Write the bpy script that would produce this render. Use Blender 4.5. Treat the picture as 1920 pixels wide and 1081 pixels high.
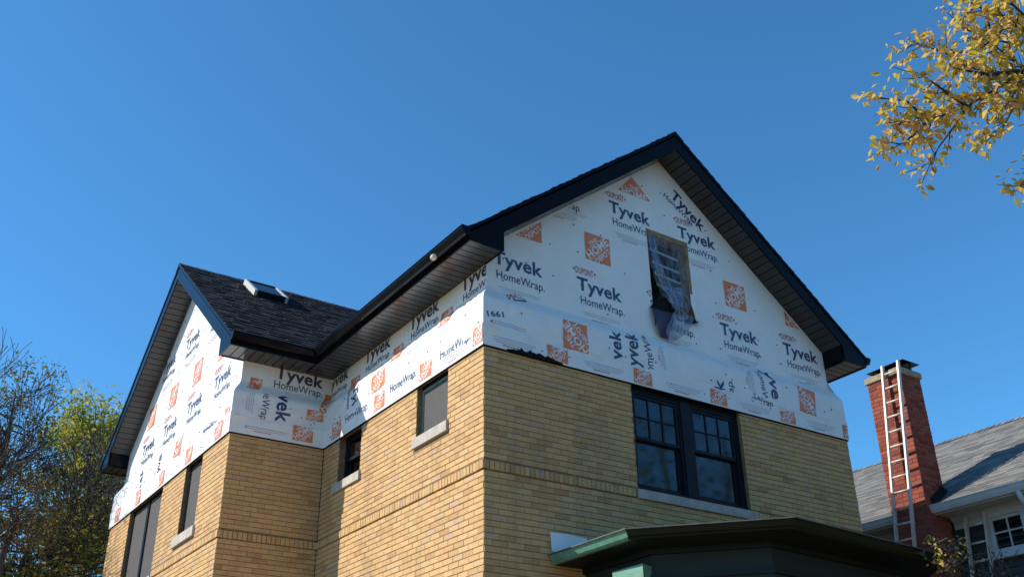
import bpy, bmesh, math, random
from mathutils import Vector, Matrix, noise

# ------------------------------------------------------------------ scene, camera, light
for o in list(bpy.data.objects): bpy.data.objects.remove(o)
scn = bpy.context.scene
COL = scn.collection
G = 6.45                       # height of the top of the brickwork above the ground

SUN = Vector((-1, .545, .78)).normalized()      # towards the sun
cam_d = bpy.data.cameras.new('camera'); cam = bpy.data.objects.new('camera', cam_d); COL.objects.link(cam)
cam_d.sensor_width = 36; cam_d.lens = 35.57; cam_d.clip_start = .1; cam_d.clip_end = 2000
F_ = Vector((.499517, .731244, .464505)); R_ = Vector((.829551, -.558275, -.013218)); U_ = Vector((-.249655, -.391933, .885472))
M = Matrix((R_, U_, -F_)).transposed().to_4x4(); M.translation = Vector((-5.6823, -8.9098, -4.8495 + G))
cam.matrix_world = M
scn.camera = cam

world = bpy.data.worlds.new('World'); scn.world = world; world.use_nodes = True
wn = world.node_tree.nodes; wl = world.node_tree.links
sky = wn.new('ShaderNodeTexSky'); sky.sky_type = 'NISHITA'; sky.sun_disc = False
sky.sun_elevation = math.asin(SUN.z); sky.sun_rotation = math.atan2(SUN.x, SUN.y)
sky.altitude = 200; sky.air_density = 1.0; sky.dust_density = 0; sky.ozone_density = 10
wn['Background'].inputs['Strength'].default_value = .15
wb = wn.new('ShaderNodeMix'); wb.data_type = 'RGBA'; wb.blend_type = 'MULTIPLY'; wb.inputs[0].default_value = 1
wb.inputs[7].default_value = (.71, 1.09, 1.03, 1)            # the camera's cool white balance, even over the whole sky
wl.new(sky.outputs[0], wb.inputs[6]); wl.new(wb.outputs[2], wn['Background'].inputs['Color'])

sl = bpy.data.lights.new('sun', 'SUN'); sl.energy = 4.5; sl.angle = math.radians(.53); sl.color = (1, .93, .82)
so = bpy.data.objects.new('sun', sl); COL.objects.link(so); so.location = (-30, 15, 40)
so.rotation_euler = (-SUN).to_track_quat('-Z', 'Y').to_euler()

scn.view_settings.view_transform = 'Standard'; scn.view_settings.look = 'None'
scn.view_settings.exposure = 0.42; scn.view_settings.gamma = 1
scn.view_settings.use_curve_mapping = False
scn.render.resolution_x = 1024; scn.render.resolution_y = 576

# ------------------------------------------------------------------ helpers
def mat(name, col, rough=.6, metal=0, spec=.5, var=0, col2=None, nscale=8, bump=0, bscale=60, coat=0, detail=6):
    """procedural material: two-tone noise, optional per-piece variation and fine bump"""
    m = bpy.data.materials.new(name); m.use_nodes = True
    n = m.node_tree.nodes; l = m.node_tree.links; b = n['Principled BSDF']
    b.inputs['Roughness'].default_value = rough; b.inputs['Metallic'].default_value = metal
    b.inputs['Specular IOR Level'].default_value = spec
    if coat: b.inputs['Coat Weight'].default_value = coat; b.inputs['Coat Roughness'].default_value = .12
    tc = n.new('ShaderNodeTexCoord')
    nz = n.new('ShaderNodeTexNoise'); nz.inputs['Scale'].default_value = nscale; nz.inputs['Detail'].default_value = detail
    l.new(tc.outputs['Object'], nz.inputs['Vector'])
    c2 = col2 or tuple(c * .78 for c in col)
    mx = n.new('ShaderNodeMix'); mx.data_type = 'RGBA'
    mx.inputs[6].default_value = (*col, 1); mx.inputs[7].default_value = (*c2, 1)
    mr = n.new('ShaderNodeMapRange'); mr.inputs[1].default_value = .35; mr.inputs[2].default_value = .68
    l.new(nz.outputs['Fac'], mr.inputs[0]); l.new(mr.outputs[0], mx.inputs[0])
    out = mx.outputs[2]
    if var:
        rnd = piece_random(n, l)
        hsv = n.new('ShaderNodeHueSaturation')
        m1 = n.new('ShaderNodeMapRange'); m1.inputs[3].default_value = 1 - var; m1.inputs[4].default_value = 1 + var
        l.new(rnd, m1.inputs[0]); l.new(m1.outputs[0], hsv.inputs['Value']); l.new(out, hsv.inputs['Color']); out = hsv.outputs[0]
    l.new(out, b.inputs['Base Color'])
    if bump:
        n2 = n.new('ShaderNodeTexNoise'); n2.inputs['Scale'].default_value = bscale; n2.inputs['Detail'].default_value = 8
        l.new(tc.outputs['Object'], n2.inputs['Vector'])
        bp = n.new('ShaderNodeBump'); bp.inputs['Strength'].default_value = bump; bp.inputs['Distance'].default_value = .02
        l.new(n2.outputs['Fac'], bp.inputs['Height']); l.new(bp.outputs[0], b.inputs['Normal'])
    return m

def piece_random(n, l):
    g = n.new('ShaderNodeNewGeometry'); oi = n.new('ShaderNodeObjectInfo')
    a = n.new('ShaderNodeMath'); a.operation = 'ADD'; l.new(g.outputs['Random Per Island'], a.inputs[0]); l.new(oi.outputs['Random'], a.inputs[1])
    f = n.new('ShaderNodeMath'); f.operation = 'FRACT'; l.new(a.outputs[0], f.inputs[0])
    return f.outputs[0]

def ramp_mat(name, stops, rough=.8, grain=.25, gscale=90, bump=.4, stain=None, spec=.3, trans=0, blotch=()):
    """colour of each piece picked from a ramp, plus grain and (optional) large stains"""
    m = bpy.data.materials.new(name); m.use_nodes = True
    n = m.node_tree.nodes; l = m.node_tree.links; b = n['Principled BSDF']
    b.inputs['Roughness'].default_value = rough; b.inputs['Specular IOR Level'].default_value = spec
    r = piece_random(n, l); cr = n.new('ShaderNodeValToRGB'); cr.color_ramp.interpolation = 'LINEAR'
    e = cr.color_ramp.elements
    while len(e) < len(stops): e.new(.5)
    for i, (p, c) in enumerate(stops): e[i].position = p; e[i].color = (*c, 1)
    l.new(r, cr.inputs[0])
    g = n.new('ShaderNodeNewGeometry')
    nz = n.new('ShaderNodeTexNoise'); nz.inputs['Scale'].default_value = gscale; nz.inputs['Detail'].default_value = 5
    l.new(g.outputs['Position'], nz.inputs['Vector'])
    mr = n.new('ShaderNodeMapRange'); mr.inputs[1].default_value = .3; mr.inputs[2].default_value = .7
    mr.inputs[3].default_value = 1 - grain; mr.inputs[4].default_value = 1 + grain * .6
    l.new(nz.outputs['Fac'], mr.inputs[0])
    mul = n.new('ShaderNodeVectorMath'); mul.operation = 'SCALE'; l.new(cr.outputs[0], mul.inputs[0]); l.new(mr.outputs[0], mul.inputs['Scale'])
    out = mul.outputs[0]
    for bs, bc, bf in blotch:                                # patches of fired-in colour that run across neighbouring pieces
        nb_ = n.new('ShaderNodeTexNoise'); nb_.inputs['Scale'].default_value = bs; nb_.inputs['Detail'].default_value = 3
        l.new(g.outputs['Position'], nb_.inputs['Vector'])
        mb_ = n.new('ShaderNodeMapRange'); mb_.inputs[1].default_value = .5; mb_.inputs[2].default_value = .66; mb_.inputs[4].default_value = bf
        l.new(nb_.outputs['Fac'], mb_.inputs[0])
        xb = n.new('ShaderNodeMix'); xb.data_type = 'RGBA'; l.new(mb_.outputs[0], xb.inputs[0]); l.new(out, xb.inputs[6]); xb.inputs[7].default_value = (*bc, 1)
        out = xb.outputs[2]
    if stain:
        mp = n.new('ShaderNodeMapping'); mp.inputs['Scale'].default_value = stain[1]
        l.new(g.outputs['Position'], mp.inputs[0])
        n3 = n.new('ShaderNodeTexNoise'); n3.inputs['Scale'].default_value = 1; n3.inputs['Detail'].default_value = 7; n3.inputs['Roughness'].default_value = .65
        l.new(mp.outputs[0], n3.inputs['Vector'])
        m3 = n.new('ShaderNodeMapRange'); m3.inputs[1].default_value = .52; m3.inputs[2].default_value = .74; m3.inputs[4].default_value = stain[2]
        l.new(n3.outputs['Fac'], m3.inputs[0])
        mx = n.new('ShaderNodeMix'); mx.data_type = 'RGBA'; l.new(m3.outputs[0], mx.inputs[0]); l.new(out, mx.inputs[6]); mx.inputs[7].default_value = (*stain[0], 1)
        out = mx.outputs[2]
    l.new(out, b.inputs['Base Color'])
    if bump:
        bp = n.new('ShaderNodeBump'); bp.inputs['Strength'].default_value = bump; bp.inputs['Distance'].default_value = .004
        l.new(nz.outputs['Fac'], bp.inputs['Height']); l.new(bp.outputs[0], b.inputs['Normal'])
    if trans:
        t = n.new('ShaderNodeBsdfTranslucent'); l.new(out, t.inputs['Color'])
        ms = n.new('ShaderNodeMixShader'); ms.inputs[0].default_value = trans
        l.new(b.outputs[0], ms.inputs[1]); l.new(t.outputs[0], ms.inputs[2]); l.new(ms.outputs[0], n['Material Output'].inputs[0])
    return m

def glass_mat(name, tint=(.55, .6, .62), rough=.045, base=.0, transp=.75):
    m = bpy.data.materials.new(name); m.use_nodes = True
    n = m.node_tree.nodes; l = m.node_tree.links; n.remove(n['Principled BSDF'])
    t = n.new('ShaderNodeBsdfTransparent'); t.inputs[0].default_value = (*tint, 1)
    g = n.new('ShaderNodeBsdfGlossy'); g.inputs['Roughness'].default_value = rough
    lw = n.new('ShaderNodeFresnel'); lw.inputs[0].default_value = 1.52
    tc = n.new('ShaderNodeTexCoord'); nz = n.new('ShaderNodeTexNoise'); nz.inputs['Scale'].default_value = 1.6; nz.inputs['Detail'].default_value = 0
    l.new(tc.outputs['Object'], nz.inputs['Vector'])
    bp = n.new('ShaderNodeBump'); bp.inputs['Strength'].default_value = .12; bp.inputs['Distance'].default_value = .02
    l.new(nz.outputs['Fac'], bp.inputs['Height']); l.new(bp.outputs[0], g.inputs['Normal'])
    ad = n.new('ShaderNodeMath'); ad.operation = 'MULTIPLY_ADD'; ad.inputs[1].default_value = .3; ad.inputs[2].default_value = base; ad.use_clamp = True
    l.new(lw.outputs[0], ad.inputs[0])
    ms = n.new('ShaderNodeMixShader'); l.new(ad.outputs[0], ms.inputs[0]); l.new(t.outputs[0], ms.inputs[1]); l.new(g.outputs[0], ms.inputs[2])
    l.new(ms.outputs[0], n['Material Output'].inputs[0])
    return m

def sheer_mat(name, col, alpha, rough=.3, wave=0):
    m = bpy.data.materials.new(name); m.use_nodes = True
    n = m.node_tree.nodes; l = m.node_tree.links; b = n['Principled BSDF']
    b.inputs['Base Color'].default_value = (*col, 1); b.inputs['Roughness'].default_value = rough
    t = n.new('ShaderNodeBsdfTransparent'); ms = n.new('ShaderNodeMixShader'); ms.inputs[0].default_value = alpha
    if wave:
        nz = n.new('ShaderNodeTexNoise'); nz.inputs['Scale'].default_value = wave; nz.inputs['Detail'].default_value = 4
        mp = n.new('ShaderNodeMapping'); mp.inputs['Scale'].default_value = (3, 3, .7); tc = n.new('ShaderNodeTexCoord')
        l.new(tc.outputs['Object'], mp.inputs[0]); l.new(mp.outputs[0], nz.inputs['Vector'])
        mr = n.new('ShaderNodeMapRange'); mr.inputs[1].default_value = .35; mr.inputs[2].default_value = .7; mr.inputs[3].default_value = alpha * .45; mr.inputs[4].default_value = min(1, alpha * 1.7)
        l.new(nz.outputs['Fac'], mr.inputs[0]); l.new(mr.outputs[0], ms.inputs[0])
    l.new(t.outputs[0], ms.inputs[1]); l.new(b.outputs[0], ms.inputs[2]); l.new(ms.outputs[0], n['Material Output'].inputs[0])
    return m

def thing(name, label, cat, loc=(0, 0, 0), group=None):
    o = bpy.data.objects.new(name, None); COL.objects.link(o); o.location = loc; o.empty_display_size = .2
    o['label'] = label; o['category'] = cat
    if group: o['group'] = group
    return o
def origin(p):
    v = Vector((0, 0, 0))
    while p is not None: v += p.location; p = p.parent
    return v
def mk(name, verts, faces, m, parent=None, smooth=False, kind=None, up=True):
    """one mesh object; verts in house space (z = 0 at the top of the brickwork)"""
    me = bpy.data.meshes.new(name); off = origin(parent)
    z = G if up else 0
    me.from_pydata([(v[0] - off.x, v[1] - off.y, v[2] + z - off.z) for v in verts], [], faces)
    me.validate(); me.update()
    if m is not None: me.materials.append(m)
    if smooth: me.polygons.foreach_set('use_smooth', [True] * len(me.polygons))
    o = bpy.data.objects.new(name, me); COL.objects.link(o); o.parent = parent
    if kind: o['kind'] = kind
    return o
class MB:
    def __init__(s): s.v = []; s.f = []
    def add(s, vs, fs):
        b = len(s.v); s.v += [tuple(v) for v in vs]; s.f += [tuple(i + b for i in f) for f in fs]
    def box(s, x0, x1, y0, y1, z0, z1):
        s.add([(x0,y0,z0),(x1,y0,z0),(x1,y1,z0),(x0,y1,z0),(x0,y0,z1),(x1,y0,z1),(x1,y1,z1),(x0,y1,z1)],
              [(0,3,2,1),(4,5,6,7),(0,1,5,4),(1,2,6,5),(2,3,7,6),(3,0,4,7)])
    def prism(s, poly, d):
        """poly: list of 3-D points, d: extrusion vector"""
        n = len(poly); d = Vector(d); a = [Vector(p) for p in poly]
        s.add(a + [p + d for p in a], [tuple(range(n))[::-1], tuple(range(n, 2 * n))] + [(i, (i+1) % n, (i+1) % n + n, i + n) for i in range(n)])
    def tube(s, pts, rads, n=6, cap=True):
        pts = [Vector(p) for p in pts]; rings = []
        base = len(s.v); pr = None
        for i, p in enumerate(pts):
            d = (pts[min(i+1, len(pts)-1)] - pts[max(i-1, 0)])
            if d.length < 1e-6: d = Vector((0, 0, 1))
            d.normalize()
            if pr is None: a = d.orthogonal().normalized()
            else: a = (pr - d * pr.dot(d)); a = a.normalized() if a.length > 1e-5 else d.orthogonal().normalized()
            pr = a; b = d.cross(a)
            for k in range(n):
                t = 2 * math.pi * k / n; s.v.append(tuple(p + (a * math.cos(t) + b * math.sin(t)) * rads[i]))
        for i in range(len(pts) - 1):
            for k in range(n):
                a0 = base + i*n + k; a1 = base + i*n + (k+1) % n
                s.f.append((a0, a1, a1 + n, a0 + n))
        if cap:
            s.f.append(tuple(base + k for k in range(n))[::-1]); e = base + (len(pts)-1)*n; s.f.append(tuple(e + k for k in range(n)))
    def mk(s, name, m, parent=None, **k): return mk(name, s.v, s.f, m, parent, **k)

rng = random.Random(7)

# ------------------------------------------------------------------ materials
BRICK = ramp_mat('buff_brick', [(0, (.42,.235,.11)), (.12, (.51,.305,.135)), (.42, (.58,.352,.152)), (.78, (.615,.38,.166)), (.92, (.57,.38,.20)), (1, (.47,.315,.215))],
                 rough=.75, grain=.22, gscale=70, bump=.35, stain=((.22,.15,.085), (1.6, 1.6, .5), .6), blotch=((5.5, (.53,.305,.14), .55), (4.1, (.50,.355,.15), .5)))
MORTAR = mat('mortar', (.27,.168,.078), .9, col2=(.18,.11,.053), nscale=14, bump=.4, bscale=80)
REVEAL = mat('brick_reveal', (.36,.25,.12), .85, col2=(.24,.16,.08), nscale=16, bump=.5, bscale=40)
STONE = mat('limestone', (.47,.42,.36), .8, col2=(.36,.32,.27), nscale=9, bump=.25, bscale=120)
WRAP = mat('house_wrap', (.80,.80,.79), .42, col2=(.75,.75,.745), nscale=3, bump=.10, bscale=14, spec=.4)
def creases(m, strength):
    n = m.node_tree.nodes; l = m.node_tree.links; b = n['Principled BSDF']; old = b.inputs['Normal'].links[0].from_node
    g = n.new('ShaderNodeNewGeometry'); w = n.new('ShaderNodeTexNoise'); w.inputs['Scale'].default_value = 3.2; w.inputs['Detail'].default_value = 4; w.inputs['Distortion'].default_value = .9
    l.new(g.outputs['Position'], w.inputs['Vector'])
    a = n.new('ShaderNodeMath'); a.operation = 'SUBTRACT'; a.inputs[1].default_value = .5; l.new(w.outputs['Fac'], a.inputs[0])
    c = n.new('ShaderNodeMath'); c.operation = 'ABSOLUTE'; l.new(a.outputs[0], c.inputs[0])
    r = n.new('ShaderNodeMapRange'); r.inputs[1].default_value = 0; r.inputs[2].default_value = .035; r.interpolation_type = 'SMOOTHSTEP'; l.new(c.outputs[0], r.inputs[0])
    bp = n.new('ShaderNodeBump'); bp.inputs['Strength'].default_value = strength; bp.inputs['Distance'].default_value = .006
    l.new(r.outputs[0], bp.inputs['Height']); l.new(old.outputs[0], bp.inputs['Normal']); l.new(bp.outputs[0], b.inputs['Normal'])
creases(WRAP, .35)
INK = mat('print_navy', (.028,.045,.12), .38, col2=(.032,.05,.13), nscale=30, spec=.6)
RED = mat('print_red', (.48,.045,.04), .5, col2=(.42,.04,.035), nscale=30)
ORANGE = mat('print_orange', (.75,.20,.055), .38, col2=(.70,.18,.05), nscale=30, spec=.6)
WHITE = mat('print_white', (.79,.77,.75), .45, col2=(.75,.73,.71), nscale=30)
GREY = mat('print_grey', (.38,.41,.50), .5, col2=(.42,.45,.54), nscale=60)
NAIL = mat('nail_cap', (.22,.06,.05), .5, col2=(.10,.03,.03), nscale=3)
FELT = mat('black_felt', (.009,.009,.010), .9, spec=.08, col2=(.02,.02,.02), nscale=20, bump=.5, bscale=30)
METAL = mat('black_trim', (.0045,.005,.007), .13, col2=(.006,.0065,.009), nscale=3, spec=.08, bump=.03, bscale=6)
SOFF = mat('soffit', (.034,.033,.033), .28, col2=(.030,.029,.029), nscale=2, spec=.5, var=.10)
SHING = ramp_mat('black_shingle', [(0, (.006,.007,.010)), (.4, (.013,.014,.018)), (.75, (.022,.023,.029)), (1, (.042,.043,.050))], spec=.2, rough=.85, grain=.4, gscale=160, bump=.6)
FRAME = mat('dark_frame', (.010,.011,.017), .4, col2=(.013,.014,.02), nscale=5, spec=.15)
AQUA = mat('aqua_frame', (.16,.27,.26), .5, col2=(.11,.20,.20), nscale=10)
SCREEN = sheer_mat('insect_screen', (.105,.098,.095), .66, .8)
GLASS = glass_mat('window_glass')
ROOM = mat('room', (.05,.045,.04), .9)
WOOD = mat('raw_wood', (.30,.20,.095), .7, col2=(.17,.11,.05), nscale=12, bump=.3, bscale=40)
PALE = mat('pale_grey', (.34,.36,.40), .6)
PLASTIC = sheer_mat('plastic_sheet', (.55,.63,.76), .15, .14, wave=6)
BUNDLE = sheer_mat('bunched_plastic', (.22,.29,.42), .52, .13, wave=9)
TARP = mat('dark_flap', (.045,.04,.075), .5, col2=(.03,.028,.05), nscale=6)
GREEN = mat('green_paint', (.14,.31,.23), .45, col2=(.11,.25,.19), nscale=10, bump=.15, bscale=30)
DGREEN = mat('shaded_dark_green', (.006,.010,.0095), .5, spec=.3, col2=(.005,.008,.008), nscale=8)  # dark porch parts, and fascia sides whose shade is in this colour
OLIVE = mat('shaded_olive_trim', (.018,.020,.012), .5, spec=.2, col2=(.014,.016,.010), nscale=8)  # front fascia, its shade put into the colour
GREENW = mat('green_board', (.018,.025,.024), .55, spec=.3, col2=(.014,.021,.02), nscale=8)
CURB = mat('skylight_frame', (.52,.52,.50), .5, col2=(.45,.45,.44), nscale=8)
RBRICK = ramp_mat('red_brick', [(0, (.16,.036,.026)), (.4, (.26,.058,.034)), (.8, (.31,.08,.046)), (1, (.24,.075,.052))], rough=.85, grain=.2, gscale=60, bump=.3)
RMORT = mat('red_mortar', (.24,.12,.085), .9, col2=(.17,.085,.06), nscale=20)
CONC = mat('concrete_cap', (.34,.28,.17), .85, col2=(.23,.19,.12), nscale=10, bump=.3, bscale=50)
ALU = mat('aluminium', (.64,.56,.48), .5, metal=.15, col2=(.55,.48,.42), nscale=20)
GSHING = ramp_mat('grey_shingle', [(0, (.115,.112,.105)), (.5, (.17,.165,.155)), (1, (.24,.23,.21))], rough=.9, grain=.3, gscale=90, bump=.5)
WPAINT = mat('white_trim_paint', (.56,.57,.58), .55, col2=(.48,.49,.50), nscale=6)
SIDING = mat('dark_siding', (.035,.045,.05), .6, col2=(.028,.036,.042), nscale=6)
BARK = mat('bark', (.045,.036,.032), .9, col2=(.025,.02,.018), nscale=12, bump=.6, bscale=25)
BARK2 = mat('grey_bark', (.075,.062,.052), .9, col2=(.04,.034,.03), nscale=12, bump=.6, bscale=25)
LAWN = mat('lawn_grass', (.34,.21,.09), .95, col2=(.17,.125,.05), nscale=.8, bump=.6, bscale=12)  # leaf brown, brightened and reddened to bounce warm light upwards
LEAF_Y = ramp_mat('yellow_leaf', [(0, (.34,.16,.07)), (.15, (.70,.46,.20)), (.4, (.78,.56,.15)), (.65, (.76,.55,.08)), (.88, (.64,.50,.07)), (1, (.34,.32,.06))], rough=.45, grain=.15, gscale=60, bump=0, trans=.5)
LEAF_G = ramp_mat('turning_leaf', [(0, (.14,.18,.035)), (.35, (.32,.35,.05)), (.75, (.58,.52,.07)), (1, (.65,.46,.07))], rough=.6, grain=.2, gscale=20, bump=0, trans=.5)
LEAF_D = ramp_mat('olive_leaf', [(0, (.06,.08,.02)), (.45, (.15,.165,.035)), (.8, (.28,.25,.05)), (1, (.38,.20,.05))], rough=.6, grain=.2, gscale=20, bump=0, trans=.4)
LEAF_B = ramp_mat('brown_leaf', [(0, (.10,.05,.025)), (.5, (.18,.10,.04)), (.8, (.22,.15,.04)), (1, (.12,.13,.03))], rough=.6, grain=.2, gscale=20, bump=0, trans=.25)

# ------------------------------------------------------------------ dimensions of the house
W, D, P, W2 = 6.274, 4.333, 1.416, 6.22
OE, OV, OV2 = .375, .288, .268          # eave and rake overhangs
K, ZE = .783, 1.275                     # roof slope, shingle edge height
ZS = 1.11; TV = .285; IX = .105         # soffit height, roof thickness, set-back of the frame wall
YB = D + W2
RM = ZE + K * (W / 2 + OE); YR = D + W2 / 2; RW = ZE + K * (W2 / 2 + OE)

# ------------------------------------------------------------------ ground
gv = []; gf = []; N = 40
for i in range(N + 1):
    for j in range(N + 1):
        x = -600 + 1200 * i / N; y = -600 + 1200 * j / N
        gv.append((x, y, -.0))
for i in range(N):
    for j in range(N): a = i * (N + 1) + j; gf.append((a, a + N + 1, a + N + 2, a + 1))
g = mk('ground', gv, gf, LAWN, up=False); g['kind'] = 'structure'

CPAVE = mat('concrete_paving', (.46,.40,.32), .9, col2=(.33,.31,.27), nscale=3, bump=.3, bscale=40)
ASPH = mat('asphalt', (.055,.055,.056), .9, col2=(.04,.04,.042), nscale=4, bump=.5, bscale=60)
mb = MB(); mb.box(-5.4, -2.3, -13, 16, -G - .05, -G + .012); mb.mk('added_driveway', CPAVE, kind='structure')  # unseen, added to bounce warm light on to walls and soffits
mb = MB(); mb.box(-60, 60, -14.6, -13.004, -G - .05, -G + .016); mb.mk('added_sidewalk', CPAVE, kind='structure')  # unseen, pale concrete added for warm bounce
mb = MB(); mb.box(-60, 60, -17.2, -17, -G - .1, -G + .13); mb.mk('kerb', CPAVE, kind='structure')
mb = MB(); mb.box(-60, 60, -24.5, -17.204, -G - .05, -G + .006); mb.mk('road', ASPH, kind='structure')

# ------------------------------------------------------------------ the brick house
house = thing('brick_house', 'two storey buff brick house with black roof and white printed house wrap on its gables', 'house', (W / 2, 3, 0))

# wall frames: name -> (function u,z,out -> xyz, length)
RUNS = {
    'front': (lambda u, z, o: (u, -o, z), W),
    'side':  (lambda u, z, o: (-o, u, z), D),
    'wing':  (lambda u, z, o: (-P + u, D - o, z), P),
    'gable': (lambda u, z, o: (-P - o, D + u, z), W2),
    'right': (lambda u, z, o: (W + o, u, z), YB),
    'back':  (lambda u, z, o: (-P + u, YB + o, z), W + P),
}
WINS = {'front': [(2.19, 4.08, -1.385, 0)], 'side': [(.80, 1.555, -.70, 0), (3.10, 3.80, -.69, 0)], 'wing': [],
        'gable': [(5.43 - D, 6.20 - D, -1.10, 0), (7.36 - D, 9.22 - D, -1.45, 0)], 'right': [], 'back': []}
SILLS = {'front': [(2.165, 4.16, -1.50, -1.385)], 'side': [(.765, 1.60, -.83, -.70), (3.055, 3.90, -.815, -.69)], 'wing': [],
         'gable': [(5.37 - D, 6.33 - D, -1.245, -1.10), (7.28 - D, 9.30 - D, -1.58, -1.45)], 'right': [], 'back': []}
BELT = (-1.49, -1.388)

def slab(run, holes, z0, z1, o_front, o_back, mb, u0=0, u1=None):
    fn, L = RUNS[run]; u1 = L if u1 is None else u1
    us = sorted({u0, u1, *[h[0] for h in holes], *[h[1] for h in holes]}); zs = sorted({z0, z1, *[h[2] for h in holes], *[h[3] for h in holes]})
    us = [u for u in us if u0 <= u <= u1]; zs = [z for z in zs if z0 <= z <= z1]
    inside = lambda u, z: any(h[0] < u < h[1] and h[2] < z < h[3] for h in holes)
    solid = {}
    for i in range(len(us) - 1):
        for j in range(len(zs) - 1): solid[i, j] = not inside((us[i] + us[i+1]) / 2, (zs[j] + zs[j+1]) / 2)
    for (i, j), s in solid.items():
        if not s: continue
        a, b, c, d = us[i], us[i+1], zs[j], zs[j+1]
        q = lambda o: [fn(a, c, o), fn(b, c, o), fn(b, d, o), fn(a, d, o)]
        mb.add(q(o_front), [(0, 1, 2, 3)]); mb.add(q(o_back), [(3, 2, 1, 0)])
        for di, dj, e in ((-1, 0, (a, c, a, d)), (1, 0, (b, c, b, d)), (0, -1, (a, c, b, c)), (0, 1, (a, d, b, d))):
            if not solid.get((i + di, j + dj), False):
                mb.add([fn(e[0], e[1], o_front), fn(e[2], e[3], o_front), fn(e[2], e[3], o_back), fn(e[0], e[1], o_back)], [(0, 1, 2, 3)])

walls = {}
for run in RUNS:
    mb = MB(); slab(run, WINS[run], -G, .3, -.007, -.20, mb, .0075, RUNS[run][1] - .0075)
    walls[run] = mb.mk('wall', MORTAR, house)

# --- bricks
BL, BH, CO, JT = .2038, .0597, .0677, .0035
def brick_verts(l, h, c=.004, d=.045):
    a, b = l / 2, h / 2
    return [(-a, -b, -d), (a, -b, -d), (a, b, -d), (-a, b, -d), (-a, -b, -c), (a, -b, -c), (a, b, -c), (-a, b, -c),
            (-a + c, -b + c, 0), (a - c, -b + c, 0), (a - c, b - c, 0), (-a + c, b - c, 0)]
BF = [(0, 1, 5, 4), (1, 2, 6, 5), (2, 3, 7, 6), (3, 0, 4, 7), (4, 5, 9, 8), (5, 6, 10, 9), (6, 7, 11, 10), (7, 4, 8, 11), (8, 9, 10, 11)]
camp = Vector((-5.68, -8.91, -4.85))
singles = []; rest = {r: MB() for r in RUNS}
def axes(run):
    fn, L = RUNS[run]; o = Vector(fn(0, 0, 0))
    return (Vector(fn(1, 0, 0)) - o), (Vector(fn(0, 0, 1)) - o), o        # u axis, n axis
def in_frame(p):
    d = p - camp; z = d.dot(F_)
    if z < 1: return False
    x = 960 + 1896.8 * d.dot(R_) / z; y = 540 - 1896.8 * d.dot(U_) / z
    return 0 < x < 1920 and 0 < y < 1081
cand = []
def lay(run):
    fn, L = RUNS[run]
    nc = int((G + .02) / CO); vis = run in ('front', 'side', 'wing', 'gable')
    for c in range(nc):
        z1 = -.012 - c * CO; z0 = z1 - BH; zc = (z0 + z1) / 2
        if vis and z0 < BELT[1] and z1 > BELT[0]: continue
        blocks = [(h[0] - .002, h[1] + .002) for h in WINS[run] if z1 > h[2] + .01 and z0 < h[3]]
        blocks += [(h[0] - .006, h[1] + .006) for h in SILLS[run] if z1 > h[2] + .004 and z0 < h[3] - .004]
        blocks.sort(); free = []; s = .003
        for a, b in blocks:
            if a > s: free.append((s, a))
            s = max(s, b)
        free.append((s, L - .003))
        u = -BL - JT + (c % 2) * (BL + JT) / 2 + ((c * 37) % 7 - 3) * .004
        while u < L:
            a, b = u, u + BL
            for f0, f1 in free:
                x0, x1 = max(a, f0), min(b, f1)
                if x1 - x0 > .028:
                    cand.append((run, (x0 + x1) / 2, zc, x1 - x0, BH))
            u += BL + JT
for r in RUNS: lay(r)
def dist(c):
    p = Vector(RUNS[c[0]][0](c[1], c[2], 0)); return (p - camp).length, p
scored = []
for c in cand:
    d, p = dist(c)
    ok = c[0] in ('front', 'side') and in_frame(p) and not (c[0] == 'front' and c[2] < -2.25 and c[1] > .7)
    scored.append((d if ok else 1e9, c))
order = sorted(range(len(scored)), key=lambda i: scored[i][0])
single_ids = set(order[:300])
unit = bpy.data.meshes.new('brick'); unit.from_pydata(brick_verts(BL, BH), [], BF); unit.materials.append(BRICK)
for i, (d, c) in enumerate(scored):
    run, uc, zc, l, h = c; fn, L = RUNS[run]; ua, na, oo = axes(run)
    out = rng.uniform(-.0025, .002); tilt = rng.gauss(0, .004); zc += rng.uniform(-.0012, .0012)
    if i in single_ids:
        o = bpy.data.objects.new('brick', unit); COL.objects.link(o); o.parent = walls[run]
        up = Vector((0, 0, 1)); m = Matrix((ua, up, na)).transposed()
        m = m @ Matrix.Rotation(tilt, 3, 'Z') @ Matrix.Diagonal((l / BL, 1, 1))
        m4 = m.to_4x4(); m4.translation = Vector(fn(uc, zc + G, out)) - origin(walls[run]); o.matrix_local = m4
    else:
        cs, sn = math.cos(tilt), math.sin(tilt)
        rest[run].add([fn(uc + v[0] * cs - v[1] * sn, zc + v[0] * sn + v[1] * cs, v[2] + out) for v in brick_verts(l, h)], BF)
for r in RUNS: rest[r].mk('brick', BRICK, walls[r], kind='stuff')
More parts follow.
